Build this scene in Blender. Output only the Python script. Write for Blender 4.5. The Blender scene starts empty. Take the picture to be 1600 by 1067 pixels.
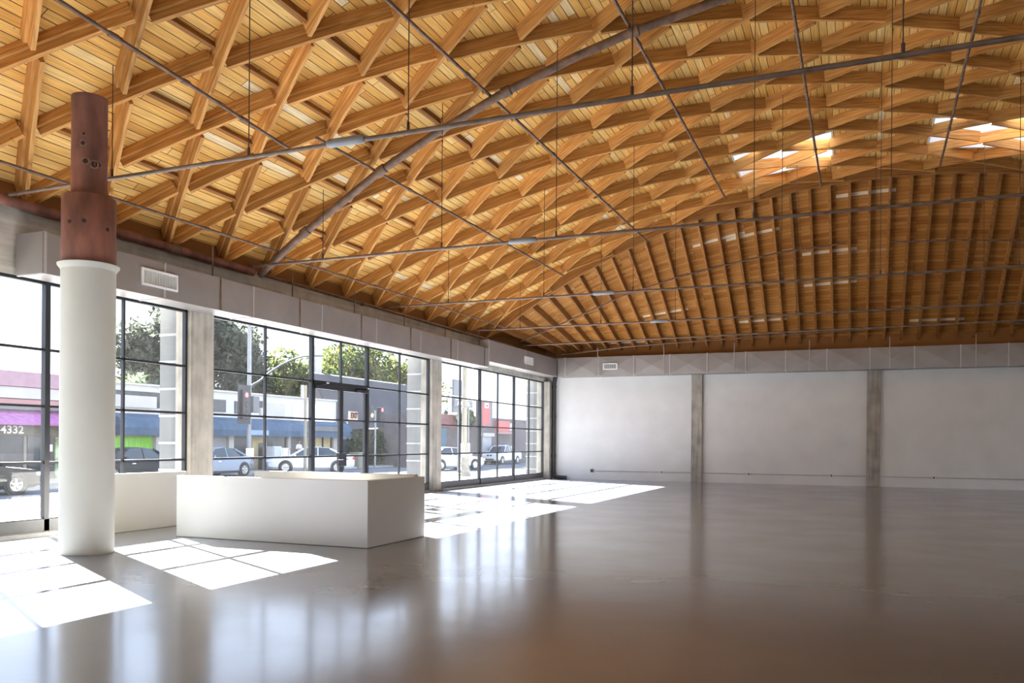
import bpy, math, random
from mathutils import Vector, Matrix
random.seed(7)
PI = math.pi
SC = bpy.context.scene
COL = SC.collection

# ------------------------------------------------------------------ helpers
class MB:
    """collects verts / faces, links ONE mesh object"""
    def __init__(s):
        s.v = []; s.f = []; s.uv = None
    def add(s, vs, fs):
        n = len(s.v); s.v += [tuple(q) for q in vs]; s.f += [tuple(i + n for i in q) for q in fs]; return s
    def box(s, x0, y0, z0, x1, y1, z1):
        vs = [(x, y, z) for x in (x0, x1) for y in (y0, y1) for z in (z0, z1)]
        return s.add(vs, [(0,1,3,2),(4,6,7,5),(0,4,5,1),(2,3,7,6),(0,2,6,4),(1,5,7,3)])
    def obox(s, c, ax, ay, az):
        c = Vector(c); ax = Vector(ax); ay = Vector(ay); az = Vector(az)
        vs = [c + i*ax + j*ay + k*az for i in (-1,1) for j in (-1,1) for k in (-1,1)]
        return s.add(vs, [(0,1,3,2),(4,6,7,5),(0,4,5,1),(2,3,7,6),(0,2,6,4),(1,5,7,3)])
    def tube(s, pts, r, n=8, caps=True):
        pts = [Vector(q) for q in pts]
        rr = r if isinstance(r, (list, tuple)) else [r]*len(pts)
        rings = []; up = None
        for i, q in enumerate(pts):
            d = (pts[min(i+1, len(pts)-1)] - pts[max(i-1, 0)]).normalized()
            if up is None:
                up = Vector((0,0,1)) if abs(d.z) < .9 else Vector((1,0,0))
            a = d.cross(up).normalized(); b = a.cross(d).normalized(); up = b
            rings.append([q + rr[i]*(math.cos(t)*a + math.sin(t)*b) for t in [2*PI*k/n for k in range(n)]])
        vs = [q for g in rings for q in g]; fs = []
        for i in range(len(pts)-1):
            for k in range(n):
                fs.append((i*n+k, i*n+(k+1)%n, (i+1)*n+(k+1)%n, (i+1)*n+k))
        if caps:
            fs.append(tuple(range(n-1,-1,-1))); m = (len(pts)-1)*n; fs.append(tuple(m+k for k in range(n)))
        return s.add(vs, fs)
    def lathe(s, prof, n=32, c=(0,0,0), axis='z', closed=False):
        vs = []; fs = []
        for (r, h) in prof:
            for k in range(n):
                t = 2*PI*k/n
                if axis == 'z': q = (r*math.cos(t), r*math.sin(t), h)
                elif axis == 'y': q = (r*math.cos(t), h, r*math.sin(t))
                else: q = (h, r*math.cos(t), r*math.sin(t))
                vs.append((q[0]+c[0], q[1]+c[1], q[2]+c[2]))
        m = len(prof)
        for i in range(m-1 + (1 if closed else 0)):
            for k in range(n):
                a = i; b = (i+1) % m
                fs.append((a*n+k, a*n+(k+1)%n, b*n+(k+1)%n, b*n+k))
        if not closed:
            if prof[0][0] > 1e-4: fs.append(tuple(range(n-1,-1,-1)))
            if prof[-1][0] > 1e-4: fs.append(tuple((m-1)*n+k for k in range(n)))
        return s.add(vs, fs)
    def prism(s, poly, d):
        """poly: list of 3D points, extruded by vector d"""
        n = len(poly); d = Vector(d)
        vs = [Vector(q) for q in poly] + [Vector(q)+d for q in poly]
        fs = [tuple(range(n-1,-1,-1)), tuple(range(n, 2*n))] + [(i, (i+1)%n, n+(i+1)%n, n+i) for i in range(n)]
        return s.add(vs, fs)
    def loft(s, rings, caps=True):
        n = len(rings[0]); vs = [q for g in rings for q in g]; fs = []
        for i in range(len(rings)-1):
            for k in range(n):
                fs.append((i*n+k, i*n+(k+1)%n, (i+1)*n+(k+1)%n, (i+1)*n+k))
        if caps:
            fs.append(tuple(range(n-1,-1,-1))); m = (len(rings)-1)*n; fs.append(tuple(m+k for k in range(n)))
        return s.add(vs, fs)
    def mesh(s, name, m, smooth=False, ang=40, fix=True):
        me = bpy.data.meshes.new(name); me.from_pydata(s.v, [], s.f); me.update()
        if fix:
            import bmesh
            b = bmesh.new(); b.from_mesh(me); bmesh.ops.recalc_face_normals(b, faces=b.faces[:]); b.to_mesh(me); b.free()
        if m is not None: me.materials.append(m)
        if smooth:
            me.polygons.foreach_set('use_smooth', [True]*len(me.polygons)); me.set_sharp_from_angle(angle=math.radians(ang))
        return me
    def build(s, name, m, parent=None, loc=(0,0,0), smooth=False, ang=40, bevel=0, fix=True):
        o = bpy.data.objects.new(name, s.mesh(name, m, smooth, ang, fix)); COL.objects.link(o); o.location = loc
        if parent is not None: o.parent = parent
        if bevel:
            b = o.modifiers.new('bevel', 'BEVEL'); b.width = bevel; b.segments = 2; b.limit_method = 'ANGLE'; b.angle_limit = math.radians(50)
        return o

def tag(o, label=None, cat=None, group=None, kind=None):
    if label: o['label'] = label
    if cat: o['category'] = cat
    if group: o['group'] = group
    if kind: o['kind'] = kind
    return o
def empty(name, loc, label, cat, group=None, rz=0, kind=None):
    o = bpy.data.objects.new(name, None); COL.objects.link(o); o.location = loc; o.rotation_euler = (0, 0, rz); o.empty_display_size = .2
    return tag(o, label, cat, group, kind)
def struct(o, label, cat='structure'):
    return tag(o, label, cat, None, 'structure')
def copy_tree(o, parent=None):
    c = o.copy(); COL.objects.link(c)
    if parent is not None: c.parent = parent
    for ch in list(o.children): copy_tree(ch, c)
    return c

# ------------------------------------------------------------------ materials
def new_mat(name):
    m = bpy.data.materials.new(name); m.use_nodes = True; nt = m.node_tree; nt.nodes.clear()
    out = nt.nodes.new('ShaderNodeOutputMaterial'); return m, nt, out
def N(nt, t, **kw):
    n = nt.nodes.new(t)
    for k, v in kw.items(): setattr(n, k, v)
    return n
def L(nt, a, b): nt.links.new(a, b)
def ramp(nt, stops):
    r = N(nt, 'ShaderNodeValToRGB'); e = r.color_ramp.elements
    while len(e) < len(stops): e.new(.5)
    for i, (p, c) in enumerate(stops):
        e[i].position = p; e[i].color = (*c, 1) if len(c) == 3 else c
    return r
def coords(nt, scale=(1,1,1), kind='Object'):
    tc = N(nt, 'ShaderNodeTexCoord'); mp = N(nt, 'ShaderNodeMapping'); mp.inputs['Scale'].default_value = scale
    L(nt, tc.outputs[kind], mp.inputs['Vector']); return mp.outputs['Vector']

def pm(name, col, rough=.6, metal=0., var=.12, nscale=3., spec=.5, bump=0., scale=(1,1,1), emit=None, es=0., rvar=0.):
    """principled with noise-varied colour"""
    m, nt, out = new_mat(name)
    b = N(nt, 'ShaderNodeBsdfPrincipled'); L(nt, b.outputs[0], out.inputs[0])
    b.inputs['Roughness'].default_value = rough; b.inputs['Metallic'].default_value = metal
    b.inputs['Specular IOR Level'].default_value = spec
    v = coords(nt, scale)
    n = N(nt, 'ShaderNodeTexNoise'); n.inputs['Scale'].default_value = nscale; n.inputs['Detail'].default_value = 6; L(nt, v, n.inputs['Vector'])
    lo = tuple(c*(1-var) for c in col); hi = tuple(min(1, c*(1+var)) for c in col)
    r = ramp(nt, [(.3, lo), (.7, hi)]); L(nt, n.outputs[0], r.inputs[0]); L(nt, r.outputs[0], b.inputs['Base Color'])
    if rvar:
        mr = N(nt, 'ShaderNodeMapRange'); mr.inputs['To Min'].default_value = rough-rvar; mr.inputs['To Max'].default_value = rough+rvar
        L(nt, n.outputs[0], mr.inputs['Value']); L(nt, mr.outputs[0], b.inputs['Roughness'])
    if bump:
        bp = N(nt, 'ShaderNodeBump'); bp.inputs['Strength'].default_value = bump; bp.inputs['Distance'].default_value = .02
        L(nt, n.outputs[0], bp.inputs['Height']); L(nt, bp.outputs[0], b.inputs['Normal'])
    if emit:
        b.inputs['Emission Color'].default_value = (*emit, 1); b.inputs['Emission Strength'].default_value = es
    return m

def beam_mat(name, dark, mid, light):
    m, nt, out = new_mat(name)
    b = N(nt, 'ShaderNodeBsdfPrincipled'); L(nt, b.outputs[0], out.inputs[0])
    b.inputs['Roughness'].default_value = .65; b.inputs['Specular IOR Level'].default_value = .25
    tc = N(nt, 'ShaderNodeTexCoord'); oi = N(nt, 'ShaderNodeObjectInfo')
    mul = N(nt, 'ShaderNodeMath', operation='MULTIPLY'); mul.inputs[1].default_value = 37.; L(nt, oi.outputs['Random'], mul.inputs[0])
    ad = N(nt, 'ShaderNodeVectorMath', operation='ADD'); L(nt, tc.outputs['UV'], ad.inputs[0]); L(nt, mul.outputs[0], ad.inputs[1])
    mp = N(nt, 'ShaderNodeMapping'); mp.inputs['Scale'].default_value = (1.2, 22., 22.); L(nt, ad.outputs[0], mp.inputs['Vector'])
    n = N(nt, 'ShaderNodeTexNoise'); n.inputs['Scale'].default_value = 1.4; n.inputs['Detail'].default_value = 5; L(nt, mp.outputs[0], n.inputs['Vector'])
    r = ramp(nt, [(.28, dark), (.5, mid), (.75, light)]); L(nt, n.outputs[0], r.inputs[0])
    hs = N(nt, 'ShaderNodeHueSaturation'); L(nt, r.outputs[0], hs.inputs['Color'])
    mr = N(nt, 'ShaderNodeMapRange'); mr.inputs['To Min'].default_value = .82; mr.inputs['To Max'].default_value = 1.2
    L(nt, oi.outputs['Random'], mr.inputs['Value']); L(nt, mr.outputs[0], hs.inputs['Value'])
    n2 = N(nt, 'ShaderNodeTexVoronoi'); n2.inputs['Scale'].default_value = 2.2; L(nt, ad.outputs[0], n2.inputs['Vector'])
    kn = ramp(nt, [(.0, (.25,.25,.25)), (.05, (1,1,1))]); L(nt, n2.outputs['Distance'], kn.inputs[0])
    mx = N(nt, 'ShaderNodeMix', data_type='RGBA', blend_type='MULTIPLY'); mx.inputs[0].default_value = .8
    L(nt, hs.outputs[0], mx.inputs[6]); L(nt, kn.outputs[0], mx.inputs[7]); L(nt, mx.outputs[2], b.inputs['Base Color'])
    return m

def deck_mat(name, stops, width, length, pale=.0, gap=(.035,.016,.006), mort=.012):
    """plank deck: UV in metres, u along the plank"""
    m, nt, out = new_mat(name)
    b = N(nt, 'ShaderNodeBsdfPrincipled'); L(nt, b.outputs[0], out.inputs[0])
    b.inputs['Roughness'].default_value = .7; b.inputs['Specular IOR Level'].default_value = .2
    tc = N(nt, 'ShaderNodeTexCoord')
    br = N(nt, 'ShaderNodeTexBrick'); br.offset = .37; br.squash = 1.
    br.inputs['Color1'].default_value = (0,0,0,1); br.inputs['Color2'].default_value = (1,1,1,1); br.inputs['Mortar'].default_value = (.5,.5,.5,1)
    br.inputs['Scale'].default_value = 1.; br.inputs['Mortar Size'].default_value = mort*.5; br.inputs['Mortar Smooth'].default_value = .1
    br.inputs['Brick Width'].default_value = length; br.inputs['Row Height'].default_value = width
    L(nt, tc.outputs['UV'], br.inputs['Vector'])
    r = ramp(nt, stops); L(nt, br.outputs['Color'], r.inputs[0])
    mp = N(nt, 'ShaderNodeMapping'); mp.inputs['Scale'].default_value = (1.1, 24., 1.); L(nt, tc.outputs['UV'], mp.inputs['Vector'])
    n = N(nt, 'ShaderNodeTexNoise'); n.inputs['Scale'].default_value = 1.6; n.inputs['Detail'].default_value = 5; L(nt, mp.outputs[0], n.inputs['Vector'])
    g = ramp(nt, [(.3, (.74,.70,.66)), (.7, (1.12,1.1,1.08))]); L(nt, n.outputs[0], g.inputs[0])
    mx = N(nt, 'ShaderNodeMix', data_type='RGBA', blend_type='MULTIPLY'); mx.inputs[0].default_value = 1.
    L(nt, r.outputs[0], mx.inputs[6]); L(nt, g.outputs[0], mx.inputs[7])
    vo = N(nt, 'ShaderNodeTexVoronoi'); vo.inputs['Scale'].default_value = 2.6; L(nt, tc.outputs['UV'], vo.inputs['Vector'])
    kn = ramp(nt, [(.0, (.22,.16,.12)), (.045, (1,1,1))]); L(nt, vo.outputs['Distance'], kn.inputs[0])
    mx3 = N(nt, 'ShaderNodeMix', data_type='RGBA', blend_type='MULTIPLY'); mx3.inputs[0].default_value = .8
    L(nt, mx.outputs[2], mx3.inputs[6]); L(nt, kn.outputs[0], mx3.inputs[7])
    mx2 = N(nt, 'ShaderNodeMix', data_type='RGBA'); L(nt, br.outputs['Fac'], mx2.inputs[0]); L(nt, mx3.outputs[2], mx2.inputs[6]); mx2.inputs[7].default_value = (*gap, 1)
    L(nt, mx2.outputs[2], b.inputs['Base Color'])
    return m

def glass_mat(name, tint=(.97,.98,.98), haze=.02):
    m, nt, out = new_mat(name)
    tr = N(nt, 'ShaderNodeBsdfTransparent'); tr.inputs[0].default_value = (*tint, 1)
    gl = N(nt, 'ShaderNodeBsdfGlossy'); gl.inputs['Roughness'].default_value = .01
    lw = N(nt, 'ShaderNodeLayerWeight'); lw.inputs['Blend'].default_value = .5      # facing = 1 - |cos|
    pw = N(nt, 'ShaderNodeMath', operation='POWER'); pw.inputs[1].default_value = 5.; L(nt, lw.outputs['Facing'], pw.inputs[0])
    fr = N(nt, 'ShaderNodeMath', operation='MULTIPLY_ADD'); fr.inputs[1].default_value = .92; fr.inputs[2].default_value = .045; L(nt, pw.outputs[0], fr.inputs[0])
    mx = N(nt, 'ShaderNodeMixShader'); L(nt, fr.outputs[0], mx.inputs[0]); L(nt, tr.outputs[0], mx.inputs[1]); L(nt, gl.outputs[0], mx.inputs[2])
    tl = N(nt, 'ShaderNodeBsdfTranslucent'); tl.inputs[0].default_value = (.9,.9,.9,1)
    n = N(nt, 'ShaderNodeTexNoise'); n.inputs['Scale'].default_value = 1.3; n.inputs['Detail'].default_value = 5; L(nt, coords(nt), n.inputs['Vector'])
    mr = N(nt, 'ShaderNodeMapRange'); mr.inputs['From Min'].default_value = .3; mr.inputs['From Max'].default_value = .75
    mr.inputs['To Min'].default_value = haze*.4; mr.inputs['To Max'].default_value = haze*1.6; L(nt, n.outputs[0], mr.inputs['Value'])
    m2 = N(nt, 'ShaderNodeMixShader'); L(nt, mr.outputs[0], m2.inputs[0]); L(nt, mx.outputs[0], m2.inputs[1]); L(nt, tl.outputs[0], m2.inputs[2])
    L(nt, m2.outputs[0], out.inputs[0]); return m

def floor_mat():
    m, nt, out = new_mat('grey_epoxy')
    b = N(nt, 'ShaderNodeBsdfPrincipled'); L(nt, b.outputs[0], out.inputs[0])
    v = coords(nt)
    n = N(nt, 'ShaderNodeTexNoise'); n.inputs['Scale'].default_value = .35; n.inputs['Detail'].default_value = 7; n.inputs['Roughness'].default_value = .6; L(nt, v, n.inputs['Vector'])
    r = ramp(nt, [(.3, (.21,.225,.272)), (.7, (.265,.283,.335))]); L(nt, n.outputs[0], r.inputs[0])
    # specks of dirt and trowel marks
    vo = N(nt, 'ShaderNodeTexVoronoi'); vo.inputs['Scale'].default_value = 1.3; L(nt, v, vo.inputs['Vector'])
    sp = ramp(nt, [(.0, (.3,.3,.3)), (.018, (1,1,1))]); L(nt, vo.outputs['Distance'], sp.inputs[0])
    mx = N(nt, 'ShaderNodeMix', data_type='RGBA', blend_type='MULTIPLY'); mx.inputs[0].default_value = .7
    L(nt, r.outputs[0], mx.inputs[6]); L(nt, sp.outputs[0], mx.inputs[7]); L(nt, mx.outputs[2], b.inputs['Base Color'])
    n2 = N(nt, 'ShaderNodeTexNoise'); n2.inputs['Scale'].default_value = .8; n2.inputs['Detail'].default_value = 6; L(nt, v, n2.inputs['Vector'])
    mr = N(nt, 'ShaderNodeMapRange'); mr.inputs['To Min'].default_value = .12; mr.inputs['To Max'].default_value = .24; L(nt, n2.outputs[0], mr.inputs['Value'])
    L(nt, mr.outputs[0], b.inputs['Roughness'])
    b.inputs['Specular IOR Level'].default_value = .6
    b.inputs['Coat Weight'].default_value = .2; b.inputs['Coat Roughness'].default_value = .10
    n3 = N(nt, 'ShaderNodeTexNoise'); n3.inputs['Scale'].default_value = .55; n3.inputs['Detail'].default_value = 4; L(nt, coords(nt, (1., 1.6, 1.)), n3.inputs['Vector'])
    bp = N(nt, 'ShaderNodeBump'); bp.inputs['Strength'].default_value = .12; bp.inputs['Distance'].default_value = .04; L(nt, n3.outputs[0], bp.inputs['Height']); L(nt, bp.outputs[0], b.inputs['Normal'])
    return m

def board_concrete(name, col, axis='z', band=.15):
    """board formed concrete: streaks along the boards, stains"""
    m, nt, out = new_mat(name)
    b = N(nt, 'ShaderNodeBsdfPrincipled'); L(nt, b.outputs[0], out.inputs[0]); b.inputs['Roughness'].default_value = .85; b.inputs['Specular IOR Level'].default_value = .2
    sc = (9, 9, .5) if axis == 'z' else (9, .4, 9)
    n = N(nt, 'ShaderNodeTexNoise'); n.inputs['Scale'].default_value = 1.; n.inputs['Detail'].default_value = 8; L(nt, coords(nt, sc), n.inputs['Vector'])
    n2 = N(nt, 'ShaderNodeTexNoise'); n2.inputs['Scale'].default_value = 2.5; n2.inputs['Detail'].default_value = 8; L(nt, coords(nt), n2.inputs['Vector'])
    ad = N(nt, 'ShaderNodeMath', operation='ADD'); L(nt, n.outputs[0], ad.inputs[0]); L(nt, n2.outputs[0], ad.inputs[1])
    hf = N(nt, 'ShaderNodeMath', operation='MULTIPLY'); hf.inputs[1].default_value = .5; L(nt, ad.outputs[0], hf.inputs[0])
    r = ramp(nt, [(.33, tuple(c*.62 for c in col)), (.5, col), (.66, tuple(min(1, c*1.3) for c in col))]); L(nt, hf.outputs[0], r.inputs[0]); L(nt, r.outputs[0], b.inputs['Base Color'])
    bp = N(nt, 'ShaderNodeBump'); bp.inputs['Strength'].default_value = .35; bp.inputs['Distance'].default_value = .02; L(nt, hf.outputs[0], bp.inputs['Height']); L(nt, bp.outputs[0], b.inputs['Normal'])
    return m

M = {}
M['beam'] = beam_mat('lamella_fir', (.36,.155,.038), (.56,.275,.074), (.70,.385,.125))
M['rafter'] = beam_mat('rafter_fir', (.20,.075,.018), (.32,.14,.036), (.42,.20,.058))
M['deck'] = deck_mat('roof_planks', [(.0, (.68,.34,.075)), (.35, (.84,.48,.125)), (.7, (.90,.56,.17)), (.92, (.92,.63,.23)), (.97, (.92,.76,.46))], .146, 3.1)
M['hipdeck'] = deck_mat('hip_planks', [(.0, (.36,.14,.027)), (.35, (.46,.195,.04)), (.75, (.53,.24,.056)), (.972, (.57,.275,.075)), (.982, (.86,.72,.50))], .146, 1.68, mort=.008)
M['floor'] = floor_mat()
M['white'] = pm('white_plaster', (.70,.69,.655), .8, var=.05, nscale=1.2, bump=.12)
M['column_white'] = pm('white_column_paint', (.50,.49,.41), .55, var=.03, nscale=2)
M['counter'] = pm('white_counter_paint', (.56,.545,.50), .5, var=.02, nscale=2)
M['concrete'] = board_concrete('board_formed_concrete', (.52,.49,.42), 'y')
M['pier'] = board_concrete('pier_concrete', (.42,.385,.32), 'z')
M['pilaster'] = board_concrete('pilaster_concrete', (.36,.33,.28), 'z')
M['galv'] = pm('galvanised_duct', (.31,.285,.265), .42, metal=.35, var=.10, nscale=1.5, rvar=.08)
M['galvedge'] = pm('galvanised_seam', (.50,.48,.46), .4, metal=.4, var=.08)
M['black'] = pm('black_steel', (.018,.019,.022), .45, var=.2)
M['kick'] = pm('dark_grey_panel', (.10,.10,.10), .5, var=.1)
M['rust'] = pm('rusted_steel', (.19,.075,.05), .62, var=.55, nscale=4, bump=.25, scale=(1,1,.35))
M['rustdark'] = pm('dark_rust', (.03,.018,.014), .8, var=.4)
M['pipe'] = pm('weathered_pipe', (.17,.10,.062), .55, metal=.05, var=.4, nscale=6)
M['steelrod'] = pm('tie_rod_steel', (.165,.115,.085), .5, metal=.08, var=.3, nscale=6)
M['redpipe'] = pm('red_oxide_rod', (.16,.05,.03), .55, metal=.2, var=.3, nscale=6)
M['wire'] = pm('hanger_wire', (.07,.045,.035), .6, var=.2)
M['glass'] = glass_mat('window_glass', haze=.0035)
M['skyglass'] = glass_mat('skylight_glass', (.48,.48,.49), haze=.002)
M['vent'] = pm('white_vent_paint', (.80,.80,.78), .4, var=.03)
M['ventdark'] = pm('vent_dark', (.05,.05,.05), .6)
M['conduit'] = pm('conduit', (.42,.41,.40), .4, metal=.5, var=.1)
M['plastic'] = pm('black_plastic_pipe', (.022,.022,.022), .4, var=.3)
M['curb'] = pm('sill_concrete', (.38,.37,.35), .7, var=.15, nscale=4)
M['sidewalk'] = pm('pale_sidewalk', (.33,.32,.31), .9, var=.08, nscale=2)
M['yard'] = pm('unseen_yard_asphalt', (.24,.235,.23), .9, var=.12)  # paler than the street so the unseen ground bounces fill light
M['asphalt'] = pm('asphalt', (.11,.11,.11), .9, var=.15, nscale=3)
M['bpaint'] = pm('white_stucco', (.47,.47,.47), .9, var=.05, nscale=2)
M['pink'] = pm('pink_stucco', (.32,.21,.245), .9, var=.08, nscale=4)
M['salmon'] = pm('salmon_paint', (.34,.19,.185), .9, var=.05)
M['magenta'] = pm('magenta_awning', (.30,.09,.24), .7, var=.25, nscale=5)
M['awning'] = pm('blue_awning', (.045,.078,.125), .8, var=.2, nscale=4)
M['shutter'] = pm('grey_shutter', (.26,.27,.29), .5, var=.1, metal=.2)
M['green'] = pm('lime_green_window_film', (.20,.52,.05), .6, var=.25, nscale=5, scale=(1,4,.4))
M['yellow'] = pm('cream_yellow_wall', (.42,.36,.21), .8, var=.12)
M['dark'] = pm('shop_dark_interior', (.035,.035,.04), .3, var=.3)
M['dglass'] = pm('shop_window_glass', (.05,.055,.06), .15, var=.3)
M['appl'] = pm('white_enamel', (.45,.47,.49), .4, var=.03)
M['roofshingle'] = pm('brown_shingle', (.062,.056,.058), .95, var=.3, nscale=14)
M['bluedoor'] = pm('teal_door_paint', (.05,.11,.15), .6, var=.1)
M['brownwall'] = pm('brown_stucco', (.11,.095,.095), .9, var=.15, nscale=3)
M['redwall'] = pm('dull_red_wall', (.20,.09,.085), .9, var=.15)
M['red'] = pm('red_sign_paint', (.60,.05,.05), .5, var=.15)
M['signgrey'] = pm('sign_grey', (.11,.12,.13), .6, var=.1)
M['signpale'] = pm('sign_pale', (.40,.385,.36), .7, var=.08, nscale=1)
M['signwhite'] = pm('sign_white_paint', (.86,.86,.85), .6, var=.02)
M['cream'] = pm('cream_lamp_paint', (.21,.195,.155), .6, var=.06)
M['galvpole'] = pm('galvanised_pole', (.24,.25,.26), .5, metal=.2, var=.08)
M['sigblack'] = pm('signal_black', (.03,.03,.032), .5, var=.1)
M['lampred'] = pm('lit_red_lens', (.5,.02,.02), .3, emit=(1,.05,.06), es=2.2)
M['lampyellow'] = pm('lit_amber_lens', (.7,.4,.05), .3, emit=(1,.6,.12), es=2.6)
M['lensdark'] = pm('dark_lens', (.03,.02,.02), .3)
M['exitface'] = pm('exit_sign_face', (.80,.70,.60), .5, var=.03)
M['exitred'] = pm('exit_letter', (.10,.015,.015), .5, var=.05)
M['block'] = pm('grey_block', (.19,.195,.19), .9, var=.06, nscale=5)
M['blockjoint'] = pm('pale_joint', (.42,.42,.41), .9, var=.04)
M['tyre'] = pm('tyre_rubber', (.018,.018,.018), .8, var=.1)
M['rim'] = pm('alloy_rim', (.50,.51,.52), .3, metal=.8, var=.05)
M['carglass'] = pm('car_glass', (.03,.04,.05), .08, var=.1)
M['carwhite'] = pm('white_car_paint', (.62,.63,.65), .25, var=.02)
M['carsilver'] = pm('silver_blue_car_paint', (.20,.235,.29), .3, metal=.4, var=.05)
M['cardark'] = pm('dark_car_paint', (.018,.019,.022), .4, var=.1, spec=.2)
M['chrome'] = pm('chrome_trim', (.6,.6,.6), .15, metal=1., var=.03)
M['headlamp'] = pm('headlamp_lens', (.62,.66,.70), .1, var=.05)
M['taillamp'] = pm('tail_lamp_lens', (.40,.03,.03), .2, var=.05)
M['bark'] = pm('tree_bark', (.09,.07,.055), .95, var=.3, nscale=8)
M['skin'] = pm('skin', (.30,.17,.11), .6)
M['shirt'] = pm('pale_shirt', (.62,.66,.74), .8)
M['trouser'] = pm('dark_trousers', (.03,.03,.045), .8)
M['hair'] = pm('dark_hair', (.02,.015,.012), .7)
M['poster'] = pm('green_white_poster', (.35,.46,.26), .6, var=.7, nscale=2.2)

def leaf_mat(name, a, b_, c):
    m, nt, out = new_mat(name)
    d = N(nt, 'ShaderNodeBsdfDiffuse'); t = N(nt, 'ShaderNodeBsdfTranslucent'); mx = N(nt, 'ShaderNodeMixShader'); mx.inputs[0].default_value = .4
    n = N(nt, 'ShaderNodeTexNoise'); n.inputs['Scale'].default_value = 1.1; n.inputs['Detail'].default_value = 6; L(nt, coords(nt), n.inputs['Vector'])
    r = ramp(nt, [(.35, a), (.5, b_), (.68, c)]); L(nt, n.outputs[0], r.inputs[0]); L(nt, r.outputs[0], d.inputs[0]); L(nt, r.outputs[0], t.inputs[0])
    L(nt, d.outputs[0], mx.inputs[1]); L(nt, t.outputs[0], mx.inputs[2]); L(nt, mx.outputs[0], out.inputs[0]); return m
M['leafdark'] = leaf_mat('dusty_dark_leaves', (.05,.06,.045), (.09,.10,.075), (.14,.15,.11))
M['leafgreen'] = leaf_mat('bright_green_leaves', (.035,.055,.025), (.075,.095,.035), (.24,.23,.05))
M['palm'] = leaf_mat('palm_leaves', (.07,.11,.05), (.12,.16,.07), (.22,.22,.10))
M['ivy'] = leaf_mat('shrub_leaves', (.03,.05,.025), (.06,.08,.04), (.10,.12,.06))

# ------------------------------------------------------------------ camera
cam = bpy.data.cameras.new('camera'); co = bpy.data.objects.new('camera', cam); COL.objects.link(co); SC.camera = co
cam.sensor_fit = 'HORIZONTAL'; cam.sensor_width = 36; cam.lens = 36*1299.39/1600; cam.shift_y = (690.28-533.5)/1600; cam.clip_start = .05; cam.clip_end = 500
yaw, roll = 0.39017, 0.007
r0 = Vector((math.cos(yaw), math.sin(yaw), 0)); f0 = Vector((-math.sin(yaw), math.cos(yaw), 0)); u0 = Vector((0,0,1))
rt = r0*math.cos(roll) + u0*math.sin(roll); up = -r0*math.sin(roll) + u0*math.cos(roll)
mw = Matrix.Identity(4)
for i, c in enumerate((rt, up, -f0)):
    for k in range(3): mw[k][i] = c[k]
CAMP = Vector((11.7055, -32.2249, 1.5)); mw.translation = CAMP; co.matrix_world = mw
def project(q):
    d = Vector(q) - CAMP; z = d.dot(f0)
    if z < .1: return None
    return (800 + 1299.39*d.dot(rt)/z, 690.28 - 1299.39*d.dot(up)/z)
def in_frame(pts, m=60):
    ps = [project(q) for q in pts]; ps = [q for q in ps if q]
    if not ps: return False
    return max(q[0] for q in ps) > -m and min(q[0] for q in ps) < 1600+m and max(q[1] for q in ps) > -m and min(q[1] for q in ps) < 1067+m

# ------------------------------------------------------------------ room shell
XR, YB = 25.0, -42.0          # far right wall, wall behind the camera
XC, ZC, R = 12.4665, -11.2527, 20.5368
YA = -5.75                    # plane of the end arch
LD = .26                      # lamella depth
TH0 = -math.asin(XC/R)
DS, DP, THK = 1.197, 1.435, .062
EC = .075                      # the two butting members sit either side of the joint
DH = DP/2 - EC
def cyl(s, y, r):
    t = TH0 + s/R; return (XC + r*math.sin(t), y, ZC + r*math.cos(t))
def zarch(x, r=R): return ZC + math.sqrt(max(0., r*r-(x-XC)**2))

o = MB().box(0, YB, -.12, XR, .3, 0).build('floor', M['floor']); struct(o, 'glossy grey painted concrete floor of the big empty hall', 'floor')
# back wall, plastered panels between the pilasters
o = MB().box(-.3, 0, -.12, XR, .3, 5.6).build('wall_back', M['white']); struct(o, 'white plastered back wall under the metal duct', 'wall')
mb = MB().box(XR, YB, 4.0, XR+.3, .3, 5.6).box(XR, YB, -.12, XR+.3, -27, 4.0).box(XR, -3.5, -.12, XR+.3, .3, 4.0)
for y in (-11, -19): mb.box(XR, y-.4, -.12, XR+.3, y+.4, 4.0)
mb.box(XR, -27, 3.0, XR+.3, -3.5, 4.0)
o = mb.build('wall_right', M['white']); struct(o, 'unseen white side wall with bays added to let in fill light', 'wall')  # unseen openings, added to lift the light on the far side
# wall behind the camera : unseen piers and header, bays left open to let in fill light
mb = MB().box(0, YB-.3, 3.9, XR, YB, 9.6)
for x0, x1 in ((0,6.0),(12.6,13.4),(23.6,XR)): mb.box(x0, YB-.3, -.12, x1, YB, 3.9)
o = mb.build('wall_front', M['white']); struct(o, 'unseen wall behind the viewer with bays added for fill light', 'wall')
# window wall: header above the glazing
HEAD = 3.962
o = MB().box(-.3, YB, HEAD, 0, 0, 5.06).build('wall_left', M['concrete']); struct(o, 'board formed concrete header above the street windows', 'wall')
o = MB().box(-.3, YB, -.12, 0, -28.9, HEAD).build('wall_left_end', M['concrete']); struct(o, 'concrete wall beside the nearest street window', 'wall')

o = MB().box(-.3, YB, 5.06, -.06, 0, 5.45).build('wall_left_plate', M['rafter']); struct(o, 'timber plate on top of the window wall', 'wall')
o = MB().box(-.3, -.012, 4.92, XR, 0, 5.55).build('wall_back_shade', M['rafter']); struct(o, 'dark strip standing in for shadow above the back wall duct', 'wall')  # dark strip in place of the shadow between the rafter ends
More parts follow.
